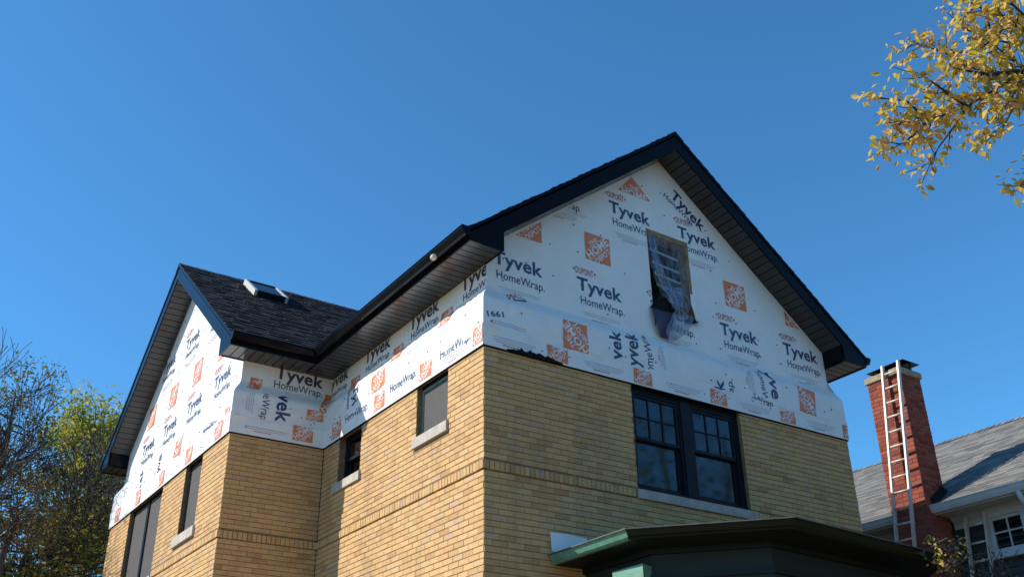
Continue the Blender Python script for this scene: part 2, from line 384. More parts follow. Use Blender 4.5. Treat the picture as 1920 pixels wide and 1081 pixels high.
# projecting belt of upright headers
hm = {}
for run in ('front', 'side', 'wing', 'gable'):
    fn, L = RUNS[run]; far = MB(); n = int(L / .0665); st = L / n
    ua, na, oo = axes(run)
    for i in range(n):
        uc = (i + .5) * st
        if any(a - .01 < uc < b + .01 for a, b, z0, z1 in SILLS[run] if z0 < BELT[1] - .01) : continue
        vs = brick_verts(st - .008, BELT[1] - BELT[0] - .006, .004, .06); out = .017 + rng.uniform(-.003, .003); zc = (BELT[0] + BELT[1]) / 2
        if i == 0 or i == n - 1:
            e = .016 if not (run == 'side' and i == n - 1 or run == 'wing' and i == n - 1) else 0
            s = -1 if i == 0 else 1
            vs = [(v[0] + (s * e if v[0] * s > 0 else 0), v[1], v[2]) for v in vs]
        pts = [fn(uc + v[0], zc + v[1], v[2] + out) for v in vs]
        if run in ('front', 'side'): mk('header_brick', pts, BF, BRICK, walls[run])
        else: far.add(pts, BF)
    if far.v: far.mk('header_brick', BRICK, walls[run], kind='stuff')

# --- windows
def bx(run, u0, u1, z0, z1, o0, o1):
    fn, L = RUNS[run]; mb = MB()
    mb.add([fn(a, z, o) for z in (z0, z1) for a, o in ((u0, o0), (u1, o0), (u1, o1), (u0, o1))],
           [(0,3,2,1),(4,5,6,7),(0,1,5,4),(1,2,6,5),(2,3,7,6),(3,0,4,7)])
    return mb
def frame_mb(run, u0, u1, z0, z1, t, o0, o1, tb=None):
    mb = MB(); tb = tb or t
    for a in ((u0, u0 + t, z0, z1), (u1 - t, u1, z0, z1), (u0 + t, u1 - t, z0, z0 + tb), (u0 + t, u1 - t, z1 - t, z1)):
        b = bx(run, *a, o0, o1); mb.add(b.v, b.f)
    return mb
def sash(run, u0, u1, z0, z1, o, win, fm, cols=1, rows=1, t=.045):
    frame_mb(run, u0, u1, z0, z1, t, o, o - .035).mk('sash', fm, win)
    gu0, gu1, gz0, gz1 = u0 + t, u1 - t, z0 + t, z1 - t
    for i in range(1, cols):
        u = gu0 + (gu1 - gu0) * i / cols; bx(run, u - .009, u + .009, gz0, gz1, o - .006, o - .026).mk('muntin', fm, win)
    for j in range(1, rows):
        z = gz0 + (gz1 - gz0) * j / rows
        for i in range(cols):
            bx(run, gu0 + (gu1 - gu0) * i / cols + (.009 if i else 0), gu0 + (gu1 - gu0) * (i + 1) / cols - (.009 if i < cols - 1 else 0), z - .009, z + .009, o - .007, o - .025).mk('muntin', fm, win)
    for i in range(cols):
        for j in range(rows):
            a = gu0 + (gu1 - gu0) * i / cols; b = gu0 + (gu1 - gu0) * (i + 1) / cols; c = gz0 + (gz1 - gz0) * j / rows; d = gz0 + (gz1 - gz0) * (j + 1) / rows
            bx(run, a, b, c, d, o - .014, o - .018).mk('glass_pane', GLASS, win)
def sill(run, s, win):
    b = bx(run, s[0], s[1], s[2], s[3] , .035, -.12)
    o = b.mk('sill', STONE, win); bv = o.modifiers.new('b', 'BEVEL'); bv.width = .006; bv.segments = 2
# front pair
u0, u1, z0, z1 = WINS['front'][0]
w = frame_mb('front', u0 + .004, u1 - .004, z0 + .002, z1 + .02, .035, -.055, -.16).mk('window', FRAME, house)
um = (u0 + u1) / 2
bx('front', um - .085, um + .085, z0 + .037, z1 - .016, -.05, -.16).mk('mullion', FRAME, w)
bx('front', u0 + .04, u1 - .04, -.085, -.017, -.062, -.15).mk('head_casing', FRAME, w)
for a, b in ((u0 + .039, um - .085), (um + .085, u1 - .039)):
    zm = z0 + .037 + (-.085 - z0 - .037) * .52
    frame_mb('front', a, b, z0 + .037, -.085, .03, -.07, -.155).mk('jamb', FRAME, w)
    sash('front', a + .03, b - .03, zm - .02, -.085 - .03, -.085, w, FRAME, 3, 2, .04)
    sash('front', a + .03, b - .03, z0 + .067, zm + .02, -.121, w, FRAME, 1, 1, .052)
sill('front', SILLS['front'][0], w)
# side windows
u0, u1, z0, z1 = WINS['side'][0]
w = frame_mb('side', u0 + .003, u1 - .003, z0 + .002, -.055, .035, -.075, -.17).mk('window', AQUA, house)
bx('side', u0 + .003, u1 - .003, -.053, .03, -.075, -.17).mk('head_casing', FRAME, w)
sash('side', u0 + .038, u1 - .038, z0 + .037, -.09, -.115, w, AQUA, 3, 2, .03)
bx('side', u0 + .038, u1 - .038, z0 + .037, -.09, -.088, -.090).mk('insect_screen', SCREEN, w)
sill('side', SILLS['side'][0], w)
u0, u1, z0, z1 = WINS['side'][1]
w = frame_mb('side', u0 + .003, u1 - .003, z0 + .002, z1 + .02, .04, -.10, -.19).mk('window', FRAME, house)
sash('side', u0 + .043, u1 - .043, z0 + .042, (z0 + z1) / 2, -.15, w, FRAME); sash('side', u0 + .043, u1 - .043, (z0 + z1) / 2 - .03, -.04, -.112, w, FRAME)
sill('side', SILLS['side'][1], w)
# wing gable windows
for k, (u0, u1, z0, z1) in enumerate(WINS['gable']):
    w = frame_mb('gable', u0 + .003, u1 - .003, z0 + .002, z1 + .02, .05, -.06, -.18).mk('window', FRAME, house)
    parts = [(u0 + .053, u1 - .053)] if k == 0 else [(u0 + .053, (u0 + u1) / 2 - .05), ((u0 + u1) / 2 + .05, u1 - .053)]
    if k: bx('gable', (u0 + u1) / 2 - .05, (u0 + u1) / 2 + .05, z0 + .052, z1 - .03, -.055, -.17).mk('mullion', FRAME, w)
    for a, b in parts:
        zm = (z0 + z1) / 2
        sash('gable', a, b, z0 + .052, zm + .02, -.14, w, FRAME); sash('gable', a, b, zm - .02, z1 - .03, -.10, w, FRAME)
        frame_mb('gable', a, b, z0 + .052, z1 - .03, .022, -.07, -.082).mk('screen_frame', FRAME, w)
        bx('gable', a + .022, b - .022, z0 + .074, z1 - .052, -.075, -.077).mk('insect_screen', SCREEN, w)
    sill('gable', SILLS['gable'][k], w)
# dark rooms behind the openings (floor and partitions)
mb = MB(); mb.box(.25, W - .25, .25, D + W2 - .25, -2.9, -2.8); mb.box(.25, W - .25, .25, D + W2 - .25, .55, .6)
mb.box(1.9, 2.0, 1.8, 1.9, -2.8, .55); mb.mk('floor', ROOM, house)

# ------------------------------------------------------------------ house wrap
OB = .016
def prof(z):
    """outward offset of the wrap at height z: proud of the brick below, curving back to the frame wall above"""
    if z < .56: return OB + .006 * math.sin(z * 5)
    if z < .82:
        t = (z - .56) / .26; t = t * t * (3 - 2 * t); return (OB + .002) * (1 - t) - IX * t
    return -IX
def nz3(x, y, z): return noise.noise(Vector((x, y, z)))
SEED = {'front': 3.1, 'side': 11.7, 'wing': 23.3, 'gable': 31.9, 'right': 44, 'back': 57}
def wrinkle(run, u, z):
    L = RUNS[run][1]; s = SEED[run]
    edge = min(1, max(0, min(u, L - u) / .12)) * min(1, max(0, (z + .01) / .16))
    amp = .011 if z < .78 else .0035
    a = nz3(u * 2.3 + s, z * 6.5, s) * .6 + nz3(u * 6 + s, z * 11, s + 5) * .35
    creases = 0
    if z < .8:
        r = nz3(u * 1.1 + s, z * 3.2, s * 2); creases = -.012 * math.exp(-(r * 9) ** 2)
        r = nz3(u * 3.3 - s, z * 1.4 + u, s * 3); creases += -.007 * math.exp(-(r * 10) ** 2)
    band = math.exp(-((z - .76 - .05 * nz3(u * .8, s, 7)) / .065) ** 2)
    cr = band * .012 * (nz3(u * 13 + s, z * 17, s) * .7 + nz3(u * 24, z * 9 + u * 5, s + 2) * .5)
    return edge * (amp * a + creases + cr)
ENDS = {'front': (-1, 1), 'side': (-1, -1), 'wing': (-1, -1), 'gable': (-1, 1), 'right': (-1, 1), 'back': (-1, 1)}
def wpos(run, u, z, eps=0):
    """point on the wrap; u in 0..L is stretched so that neighbouring sheets meet at the corners"""
    fn, L = RUNS[run]; o = prof(z); e0, e1 = ENDS[run]
    t = u / L; uu = u + (1 - t) * e0 * o + t * e1 * o
    return fn(uu, z, o + wrinkle(run, u, z) + eps)
def sheet(run, z0, z1, step, name, parent, m, clip=None, hole=None, eps=0):
    fn, L = RUNS[run]
    us = [L * i / max(2, round(L / step)) for i in range(max(2, round(L / step)) + 1)]
    zs = [z0 + (z1 - z0) * i / max(2, round((z1 - z0) / step)) for i in range(max(2, round((z1 - z0) / step)) + 1)]
    if hole:
        us = sorted([u for u in us if min(abs(u - hole[0]), abs(u - hole[1])) > .012] + [hole[0], hole[1]])
        zs = sorted([z for z in zs if min(abs(z - hole[2]), abs(z - hole[3])) > .012] + [hole[2], hole[3]])
    vs = [wpos(run, u, z, eps) for z in zs for u in us]; nu = len(us); fs = []
    for j in range(len(zs) - 1):
        for i in range(nu - 1):
            if hole and hole[0] - 1e-6 < us[i] and us[i+1] < hole[1] + 1e-6 and hole[2] - 1e-6 < zs[j] and zs[j+1] < hole[3] + 1e-6: continue
            fs.append((j*nu + i, j*nu + i + 1, (j+1)*nu + i + 1, (j+1)*nu + i))
    o = mk(name, vs, fs, m, parent, smooth=True)
    if clip:
        bm = bmesh.new(); bm.from_mesh(o.data); off = origin(parent)
        for co, no in clip:
            bmesh.ops.bisect_plane(bm, geom=bm.verts[:] + bm.edges[:] + bm.faces[:], plane_co=Vector((co[0], co[1], co[2] + G)) - off, plane_no=no, clear_outer=True)
        bm.to_mesh(o.data); bm.free()
    return o
def slopes(axis, mid, half):
    """clip planes just above the underside of the rake soffit"""
    zt = ZE + K * (half + OE) - TV + .03; out = []
    for s in (-1, 1):
        no = Vector((s * K, 0, 1)) if axis == 0 else Vector((0, s * K, 1))
        co = (mid, 0, zt) if axis == 0 else (0, mid, zt)
        out.append((co, no))
    return out
HOLE = (2.76, 3.54, 1.22, 2.48)
wrap = {}
wrap['front'] = sheet('front', -.022, 3.95, .025, 'house_wrap', house, WRAP, slopes(0, W / 2, W / 2), HOLE)
wrap['side'] = sheet('side', -.022, ZS + .03, .025, 'house_wrap', house, WRAP)
wrap['wing'] = sheet('wing', -.022, ZS + .03, .022, 'house_wrap', house, WRAP)
wrap['gable'] = sheet('gable', -.022, 3.95, .04, 'house_wrap', house, WRAP, slopes(1, YR, W2 / 2))
wrap['right'] = sheet('right', -.022, ZS + .03, .25, 'house_wrap', house, WRAP)
wrap['back'] = sheet('back', -.022, 3.95, .2, 'house_wrap', house, WRAP, slopes(0, W / 2, W / 2))
# frame wall behind the gable wrap, with the opening
mb = MB(); h = HOLE
gz = lambda x: ZE + K * (W / 2 + OE - abs(x - W / 2)) - TV - .02
for x0, x1, zz0, zz1 in ((.2, h[0], .3, None), (h[1], W - .2, .3, None), (h[0], h[1], .3, h[2]), (h[0], h[1], h[3], None)):
    top = [(x1, .12, gz(x1) if zz1 is None else zz1)] + ([(W / 2, .12, gz(W / 2))] if zz1 is None and x0 < W / 2 < x1 else []) + [(x0, .12, gz(x0) if zz1 is None else zz1)]
    mb.prism([(x0, .12, zz0), (x1, .12, zz0)] + top, (0, .04, 0))
mb.mk('sheathing', WOOD, house)
# lower strip lapped over the foot of the wrap, its upper edge torn
def rip(run, u):
    s = SEED[run]; base = {'front': .205, 'side': .255, 'wing': .22, 'gable': .27}[run]
    return base + .05 * nz3(u * .9, s, 1) + .035 * nz3(u * 3.7, s, 2) + .016 * nz3(u * 13, s, 3)
strip = {}
for run in ('front', 'side', 'wing', 'gable'):
    fn, L = RUNS[run]; n = int(L / .03); vs = []; fs = []
    for i in range(n + 1):
        u = L * i / n; r = rip(run, u)
        curl = max(0, nz3(u * 4, SEED[run], 9)) * .04 + .003
        for j in range(5):
            z = -.030 + (r + .030) * j / 4
            vs.append(wpos(run, u, max(z, -.022), .006 + (curl if j == 4 else 0)) if z > -.022 else wpos(run, u, z, .006))
    for i in range(n):
        for j in range(4): a = i * 5 + j; fs.append((a, a + 5, a + 6, a + 1))
    strip[run] = mk('wrap_strip', vs, fs, WRAP, house, smooth=True)
# black drip edge under the wrap, and the ragged felt that shows below it
for run in ('front', 'side', 'wing', 'gable', 'right'):
    fn, L = RUNS[run]; e0, e1 = ENDS[run]; mb = MB()
    for z0, z1, o in ((-.045, -.008, .0115),):
        q = lambda u, e, z, o: fn(u + e * o, z, o)
        mb.add([q(0, e0, z0, o), q(L, e1, z0, o), q(L, e1, z1, o), q(0, e0, z1, o), q(0, e0, z0, -.0), q(L, e1, z0, -.0), q(L, e1, z1, -.0), q(0, e0, z1, -.0)],
               [(0,1,2,3),(4,7,6,5),(0,4,5,1),(3,2,6,7),(0,3,7,4),(1,5,6,2)])
    mb.mk('drip_edge', FELT, house)
vs = []; n = 40
for i in range(n + 1):
    u = .30 + .80 * i / n; t = i / n
    lo = -.035 - .01 * math.sin(t * 3.1); hi = -.02 + (.040 * math.sin(t * 3.14) ** .7 + .022 * nz3(u * 15, 3, 3) + .02 * nz3(u * 45, 1, 3)) * min(1, 6 * t) * min(1, 5 * (1 - t))
    for z in (lo, max(hi, lo + .01)): vs.append((u, -.036 - .006 * nz3(u * 20, z * 9, 2), z)); 
mb = MB(); mb.add(vs, [(2*i, 2*i+2, 2*i+3, 2*i+1) for i in range(n)])
o = mb.mk('torn_felt', FELT, house); sd = o.modifiers.new('s', 'SOLIDIFY'); sd.thickness = .004

# --- printing on the wrap
_txt = {}
def text_mesh(s, bold):
    if (s, bold) in _txt: return _txt[s, bold]
    c = bpy.data.curves.new('t', 'FONT'); c.body = s; c.size = 1; c.resolution_u = 3; c.offset = bold; c.space_character = 1.0 + bold
    ob = bpy.data.objects.new('t', c); COL.objects.link(ob)
    dg = bpy.context.evaluated_depsgraph_get(); me = bpy.data.meshes.new_from_object(ob.evaluated_get(dg))
    bpy.data.objects.remove(ob); bpy.data.curves.remove(c)
    vs = [v.co.copy() for v in me.vertices]; fs = [tuple(p.vertices) for p in me.polygons]; bpy.data.meshes.remove(me)
    x0 = min(v.x for v in vs); x1 = max(v.x for v in vs)
    _txt[s, bold] = ([((v.x - x0) / (x1 - x0), v.y) for v in vs], fs); return _txt[s, bold]
CAP = .727                                    # cap height of the built-in font at size 1
REV = {'front': 1, 'wing': 1, 'side': -1, 'gable': -1}
def put(name, run, vs2, fs, m, eps, zmin=None, zmax=None, clip=None, strip_=False, cut=.07):
    """map flat (a along reading direction, z) shapes on to the wrap surface"""
    me = bpy.data.meshes.new(name); me.from_pydata([(a, 0, z) for a, z in vs2], [], fs)
    bm = bmesh.new(); bm.from_mesh(me); allg = lambda: bm.verts[:] + bm.edges[:] + bm.faces[:]
    L = RUNS[run][1]
    planes = [((0, 0, zmin), (0, 0, -1))] if zmin is not None else []
    if zmax is not None: planes.append(((0, 0, zmax), (0, 0, 1)))
    planes += [((.004, 0, 0), (-1, 0, 0)), ((L - .004, 0, 0), (1, 0, 0))] + (clip or [])
    for co, no in planes:
        if bm.verts: bmesh.ops.bisect_plane(bm, geom=allg(), plane_co=co, plane_no=no, clear_outer=True)
    if not bm.faces: bm.free(); bpy.data.meshes.remove(me); return None
    a0 = min(v.co.x for v in bm.verts); a1 = max(v.co.x for v in bm.verts); z0 = min(v.co.z for v in bm.verts); z1 = max(v.co.z for v in bm.verts)
    x = math.floor(a0 / cut) * cut + cut
    while x < a1: bmesh.ops.bisect_plane(bm, geom=allg(), plane_co=(x, 0, 0), plane_no=(1, 0, 0)); x += cut
    zc = cut if z0 > .82 else .045
    x = math.floor(z0 / zc) * zc + zc
    while x < z1: bmesh.ops.bisect_plane(bm, geom=allg(), plane_co=(0, 0, x), plane_no=(0, 0, 1)); x += zc
    off = origin(wrap[run])
    for v in bm.verts:
        p = wpos(run, v.co.x, v.co.z, eps + (.006 if strip_ else 0)); v.co = Vector((p[0], p[1], p[2] + G)) - off
    bm.to_mesh(me); bm.free(); me.materials.append(m); me.polygons.foreach_set('use_smooth', [True] * len(me.polygons))
    o = bpy.data.objects.new(name, me); COL.objects.link(o); o.parent = strip[run] if strip_ else wrap[run]
    if name in ('printed_logo_word', 'printed_small_text'): o['kind'] = 'stuff'
    return o
def word(s, run, u, z, wid, cap, m=INK, bold=.02, rot=0, eps=.0032, name='printed_word', **k):
    """u, z = left end of the base line (as read); rot counter-clockwise"""
    vs, fs = text_mesh(s, bold); r = REV[run]; c, sn = math.cos(rot), math.sin(rot)
    pts = []
    for x, y in vs:
        a, b = x * wid, y * cap / CAP
        pts.append((u + r * (a * c - b * sn), z + a * sn + b * c))
    if r < 0: fs = [f[::-1] for f in fs]
    return put(name, run, pts, fs, m, eps, **k)
def rect2(cx, cz, w, h, rot, r):
    c, s = math.cos(rot), math.sin(rot)
    return [(cx + r * (a * c - b * s), cz + a * s + b * c) for a, b in ((-w/2, -h/2), (w/2, -h/2), (w/2, h/2), (-w/2, h/2))]
def logo(run, u, z, w, h, rot=0, **k):
    """orange square with three diagonal stencil words; u, z = lower left corner as read"""
    r = REV[run]; cx = u + r * w / 2; cz = z + h / 2
    f = [(0, 1, 2, 3)] if r > 0 else [(3, 2, 1, 0)]
    o = put('printed_logo', run, rect2(cx, cz, w, h, rot, r), f, ORANGE, .0032, **k)
    if o is None: return
    base_clip = k.pop('clip', None) or []
    d = rot + math.atan2(h, w); L = math.hypot(w, h); zz = rect2(cx, cz, w, h, rot, r); clip = []
    for i in range(4):
        p, q = zz[i], zz[(i + 1) % 4]; mid = Vector(((p[0] + q[0]) / 2 - cx, 0, (p[1] + q[1]) / 2 - cz))
        e = Vector((q[0] - p[0], 0, q[1] - p[1])).normalized(); no = Vector((e.z, 0, -e.x))
        if no.dot(mid) < 0: no = -no
        clip.append(((p[0], 0, p[1]), no))
    clip += base_clip
    c, s = math.cos(d), math.sin(d)
    for t, off, wd, ch in (('THE', .145, .30, .10), ('HOME', -.075, .80, .185), ('DEPOT', -.265, .56, .13)):
        a0 = -wd * L / 2; b0 = off * L
        word(t, run, cx + r * (a0 * c - b0 * s), cz + a0 * s + b0 * c, wd * L, ch * L, WHITE, .028, d, .0064, 'printed_logo_word', clip=clip, **k)
    for off in (.125, -.095):
        b = off * L; pts = []
        for a, bb in ((-.5*L, b - .005*L), (.5*L, b - .005*L), (.5*L, b + .005*L), (-.5*L, b + .005*L)): pts.append((cx + r * (a * c - bb * s), cz + a * s + bb * c))
        put('printed_line', run, pts, f, WHITE, .0064, clip=clip, **k)
def fine(run, u, z, wid, rot=0, n=3, red=True, **k):
    """rows of tiny unreadable text under the words, as broken thin lines"""
    r = REV[run]; vs = []; fs = []; c, s = math.cos(rot), math.sin(rot)
    rr = random.Random(int(u * 1000) + int(z * 777))
    for j in range(n):
        x = .02 * j; y = -j * .030
        while x < wid - .03 * j:
            l = rr.uniform(.02, .07)
            b = len(vs)
            for a, bb in ((x, y), (x + l, y), (x + l, y + .0085), (x, y + .0085)): vs.append((u + r * (a * c - bb * s), z + a * s + bb * c))
            fs.append((b, b+1, b+2, b+3) if r > 0 else (b+3, b+2, b+1, b)); x += l + .006
    put('printed_small_text', run, vs, fs, GREY, .0032, **k)
    if red:
        vs = []; fs = []; x = .14
        while x < wid * .62:
            l = rr.uniform(.02, .05); b = len(vs)
            for a, bb in ((x, -n * .03), (x + l, -n * .03), (x + l, -n * .03 + .011), (x, -n * .03 + .011)): vs.append((u + r * (a * c - bb * s), z + a * s + bb * c))
            fs.append((b, b+1, b+2, b+3) if r > 0 else (b+3, b+2, b+1, b)); x += l + .008
        put('printed_small_text', run, vs, fs, RED, .0032, **k)
def block(run, u, zt, dupont=True, fp=True, **k):
    """maker's mark: red line, big word, second word; u = left end of the big word, zt = its cap line"""
    r = REV[run]
    if dupont:
        word('DUPONT', run, u + r * (-.015), zt + .045, .30, .10, RED, .004, **k)
        tri = lambda a, s: [(u + r * a, zt + .075), (u + r * (a + s * .035), zt + .098), (u + r * a, zt + .12)]
        for a, s in ((-.03, -1), (.30, 1)): put('printed_mark', run, tri(a, s), [(0, 1, 2)] if s * r > 0 else [(2, 1, 0)], RED, .0032, **k)
    word('Tyvek', run, u, zt - .19, .765, .19, INK, .024, **k)
    word('HomeWrap.', run, u + r * .05, zt - .385, .745, .118, INK, .006, **k)
    if fp: fine(run, u + r * .08, zt - .50, .62, **k)
def gclip(mid, half, setin=.0):
    zt = ZE + K * (half + OE) - TV + .02
    return [((mid, 0, zt), Vector((s * K, 0, 1)).normalized()) for s in (-1, 1)]
def holecut(seq, run, *a, **k):
    """print that runs into the opening: keep what lies left, right, above or below of it"""
    for c in ([((HOLE[0] - .01, 0, 0), Vector((1, 0, 0)))], [((HOLE[1] + .01, 0, 0), Vector((-1, 0, 0)))],
              [((HOLE[0] - .01, 0, 0), Vector((-1, 0, 0))), ((HOLE[1] + .01, 0, 0), Vector((1, 0, 0))), ((0, 0, HOLE[3] + .01), Vector((0, 0, -1)))],
              [((HOLE[0] - .01, 0, 0), Vector((-1, 0, 0))), ((HOLE[1] + .01, 0, 0), Vector((1, 0, 0))), ((0, 0, HOLE[2] - .01), Vector((0, 0, 1)))]):
        kk = dict(k); kk['clip'] = (k.get('clip') or []) + c
        seq(run, *a, **kk)
gf_ = gclip(W / 2, W / 2)
# front gable
for i, u in enumerate((.10, 1.43, 2.72, 4.05, 5.37)):
    if i == 2: holecut(block, 'front', u, 1.35, clip=gf_)
    else: block('front', u, 1.35, clip=gf_, dupont=i > 0)
for u in (.43, 1.60, 4.23, 5.52): logo('front', u, 1.655, .44, .41, clip=gf_)
for u in (2.08, 3.39): holecut(block, 'front', u, 2.73, clip=gf_)
block('front', .77, 2.73, clip=gf_)
logo('front', 2.36, 2.765, .44, .41, -math.atan2(.41, .44), clip=gf_, zmin=2.955)
word('Tyvek', 'front', 3.30, 3.20, .74, .19, INK, .024, -.62, clip=gf_)
word('HomeWrap', 'front', 3.16, 3.15, .62, .10, INK, .006, -.55, clip=gf_)
fine('front', 1.30, 2.30, .3, n=2, red=False, clip=gf_)
# front skirt, scraps with the print turned about
logo('front', 1.13, .19, .42, .38, math.pi / 2)
Q = math.pi / 2
word('vek', 'front', 2.06, .235, .42, .19, INK, .024, Q, zmax=.70); word('Tyvek', 'front', 2.34, .06, .66, .21, INK, .024, Q, zmin=.2, zmax=.72)
word('omeWrap', 'front', 2.58, .20, .62, .12, INK, .006, Q + .06, zmax=.74)
word('HomeW', 'front', 4.55, .74, .52, .11, INK, .006, -Q, zmin=.28, zmax=.72); word('yve', 'front', 4.74, .76, .46, .20, INK, .024, -Q, zmin=.30, zmax=.74)
word('k', 'front', 3.83, .20, .17, .20, INK, .024, Q); word('ap.', 'front', 4.00, .22, .20, .12, INK, .006, Q)
logo('front', 5.28, .24, .40, .34, -.12 - Q); word('tion', 'front', 5.42, .10, .24, .10, INK, .02, 0, zmin=.12, zmax=.20)
fine('front', 2.74, .62, .34, -Q + .15, 3, zmin=.24); fine('front', 4.40, .66, .36, -Q, 4, zmin=.26); fine('front', .1, .30, .5, 0, 2, False)
word('1661', 'front', .06, .335, .24, .075, INK, .02, .2); word('1', 'front', .42, .70, .03, .2, INK, .02, -1.25); word('W', 'front', .33, .66, .14, .12, RED, .004, .3)
# front lower strip
for u in (.90, 2.23, 3.54, 4.86, 6.16): logo('front', u, -.01, .30, .235, strip_=True, zmin=-.018, zmax=.19)
for u in (.02, 1.35, 2.66, 3.98, 5.30): fine('front', u + .1, .10, .58, 0, 3, strip_=True, zmin=-.018)
word('eWrap.', 'front', 4.31, .165, .46, .105, INK, .006, 0, strip_=True, zmax=.29)
# side wall under the eave (reads towards the corner)
for u in (4.56, 3.24, 1.91, .58): word('Tyvek', 'side', u, .965, .79, .20, INK, .024, 0, zmax=ZS + .02); word('HomeWrap.', 'side', u - .05, .82, .74, .10, INK, .006, 0); fine('side', u - .08, .74, .5, 0, 1)
for u in (3.66, 2.35, 1.06): logo('side', u, .60, .28, .27)
for u in (4.06, 2.72, 1.48, .22): logo('side', u, .01, .30, .25, strip_=True, zmin=-.018, zmax=.24)
for u in (2.27, .97): word('HomeWrap.', 'side', u, .13, .70, .125, INK, .006, 0, strip_=True, zmax=.25)
word('HomeWrap.', 'side', 3.62, .13, .70, .125, INK, .006, 0, strip_=True, zmax=.25)
word('Tyvek', 'side', 3.44, .62, .55, .17, INK, .024, -Q, zmin=.33); word('HomeWrap', 'side', 3.62, .58, .4, .10, INK, .006, -Q, zmin=.33)
logo('side', 2.85, .30, .38, .30, .2, zmax=.6, zmin=.3)
fine('side', 1.9, .55, .5, .1, 2, False); fine('side', .9, .1, .5, 0, 3, strip_=True)
# wing front
word('Tyvek', 'wing', P - .92, .955, .77, .20, INK, .024, -.02, zmax=ZS + .02); word('HomeWrap.', 'wing', P - .92, .80, .77, .12, INK, .006, 0, )
logo('wing', P - 1.28, .69, .18, .19); logo('wing', P - .11, .52, .32, .34)
word('vek', 'wing', P - .76, .70, .46, .22, INK, .024, -Q, zmin=.24, zmax=.66); word('neWrap', 'wing', P - .985, .67, .44, .12, INK, .006, -Q, zmin=.24, zmax=.63); word('.', 'wing', P - .98, .24, .02, .1, INK, .01, 0)
fine('wing', P - 1.12, .62, .34, -Q, 4, False, zmin=.25); logo('wing', P - .49, .02, .31, .26, strip_=True, zmin=-.018, zmax=.24); fine('wing', P - 1.2, .09, .62, 0, 2, strip_=True, zmin=-.018)
logo('wing', P - .30, .36, .26, .16, 0, zmax=.52)
# wing gable
gg = gclip(W2 / 2, W2 / 2)
for y in (5.62, 6.96, 8.27, 9.56): block('gable', y - D, 1.27, clip=gg)
for y in (6.88, 8.19, 9.48, 5.6): logo('gable', y - D, 1.53, .44, .41, clip=gg)
for y in (7.62, 8.95, 6.30): block('gable', y - D, 2.66, clip=gg)
logo('gable', 6.95 - D, .30, .34, .36, -.1, zmax=.66); logo('gable', 4.62 - D, .10, .2, .28, 0, zmax=.4)
for y in (10.2, 8.9, 7.6, 6.25, 4.95): logo('gable', y - D, .0, .30, .25, strip_=True, zmin=-.018, zmax=.25)
word('HomeWrap', 'gable', 5.55 - D, .27, .62, .11, INK, .006, 0, zmin=.30); word('yvek', 'gable', 7.65 - D, .28, .42, .2, INK, .02, Q, zmin=.3, zmax=.62); word('vek', 'gable', 8.7 - D, .26, .4, .2, INK, .02, Q, zmin=.3, zmax=.62)
# cap nails
for run in ('front', 'side', 'wing', 'gable'):
    fn, L = RUNS[run]; mb = MB(); rr = random.Random(5)
    pts = []
    for i in range(int(L * 3.1)): pts.append((rr.uniform(.1, L - .1), rr.choice((.30, .36, .45, .52)) + rr.uniform(-.03, .03)))
    for i in range(int(L * 1.5)): pts.append((rr.uniform(.1, L - .1), rr.uniform(.06, .12)))
    if run in ('front', 'gable'):
        nx = int(L / .41)
        for i in range(nx):
            for z in (.95, 1.3, 1.7, 2.05, 2.4, 2.8, 3.2):
                u = (i + .5) * L / nx + rr.uniform(-.05, .05); z += rr.uniform(-.1, .1)
                if rr.random() < .75 and z < gz(W / 2 - abs(u - L / 2)) - .1 and not (run == 'front' and HOLE[0] - .1 < u < HOLE[1] + .1 and .9 < z < 2.55): pts.append((u, z))
    for u, z in pts:
        n = 8; r = .0085; zz = -1
        vs = [wpos(run, u + r * math.cos(2*math.pi*k/n) * REV[run], z + r * math.sin(2*math.pi*k/n), .013) for k in range(n)] + [wpos(run, u, z, .016)]
        vs += [wpos(run, u + r * math.cos(2*math.pi*k/n) * REV[run], z + r * math.sin(2*math.pi*k/n), .001) for k in range(n)]
        mb.add(vs, [(k, (k+1) % n, n) for k in range(n)] + [(n+1+k, n+1+(k+1) % n, (k+1) % n, k) for k in range(n)])
    mb.mk('cap_nail', NAIL if run == 'front' else INK, wrap[run], kind='stuff')

# ------------------------------------------------------------------ opening in the front gable
x0, x1, z0, z1 = HOLE
op = MB(); op.box(x0, x1, .10, .26, z1 - .085, z1 - .002); op = op.mk('gable_opening', WOOD, house)
b = MB(); b.box(x0 + .0, x0 + .03, .125, .26, z0, z1 - .0855); b.mk('jamb', FELT, op)
b = MB(); b.box(x1 - .055, x1, .10, .26, z0, z1 - .0855); b.mk('jamb', WOOD, op)
b = MB(); b.box(x0 + .03, x1 - .055, .125, .26, z0, z0 + .05); b.mk('sill', WOOD, op)
b = MB(); b.box(x0 - .2, x1 + .2, .9, .95, .7, 2.7); b.mk('attic_wall', ROOM, op)
for i in range(5):  # five pale strips behind the plastic
    z = 2.24 - i * .185 + rng.uniform(-.02, .02); b = MB()
    b.prism([(2.92 + .03 * i, .235, z), (3.47, .235, z - .03), (3.47, .235, z + .005), (2.92 + .03 * i, .235, z + .035)], (0, .012, 0)); b.mk('pale_strip', PALE, op)
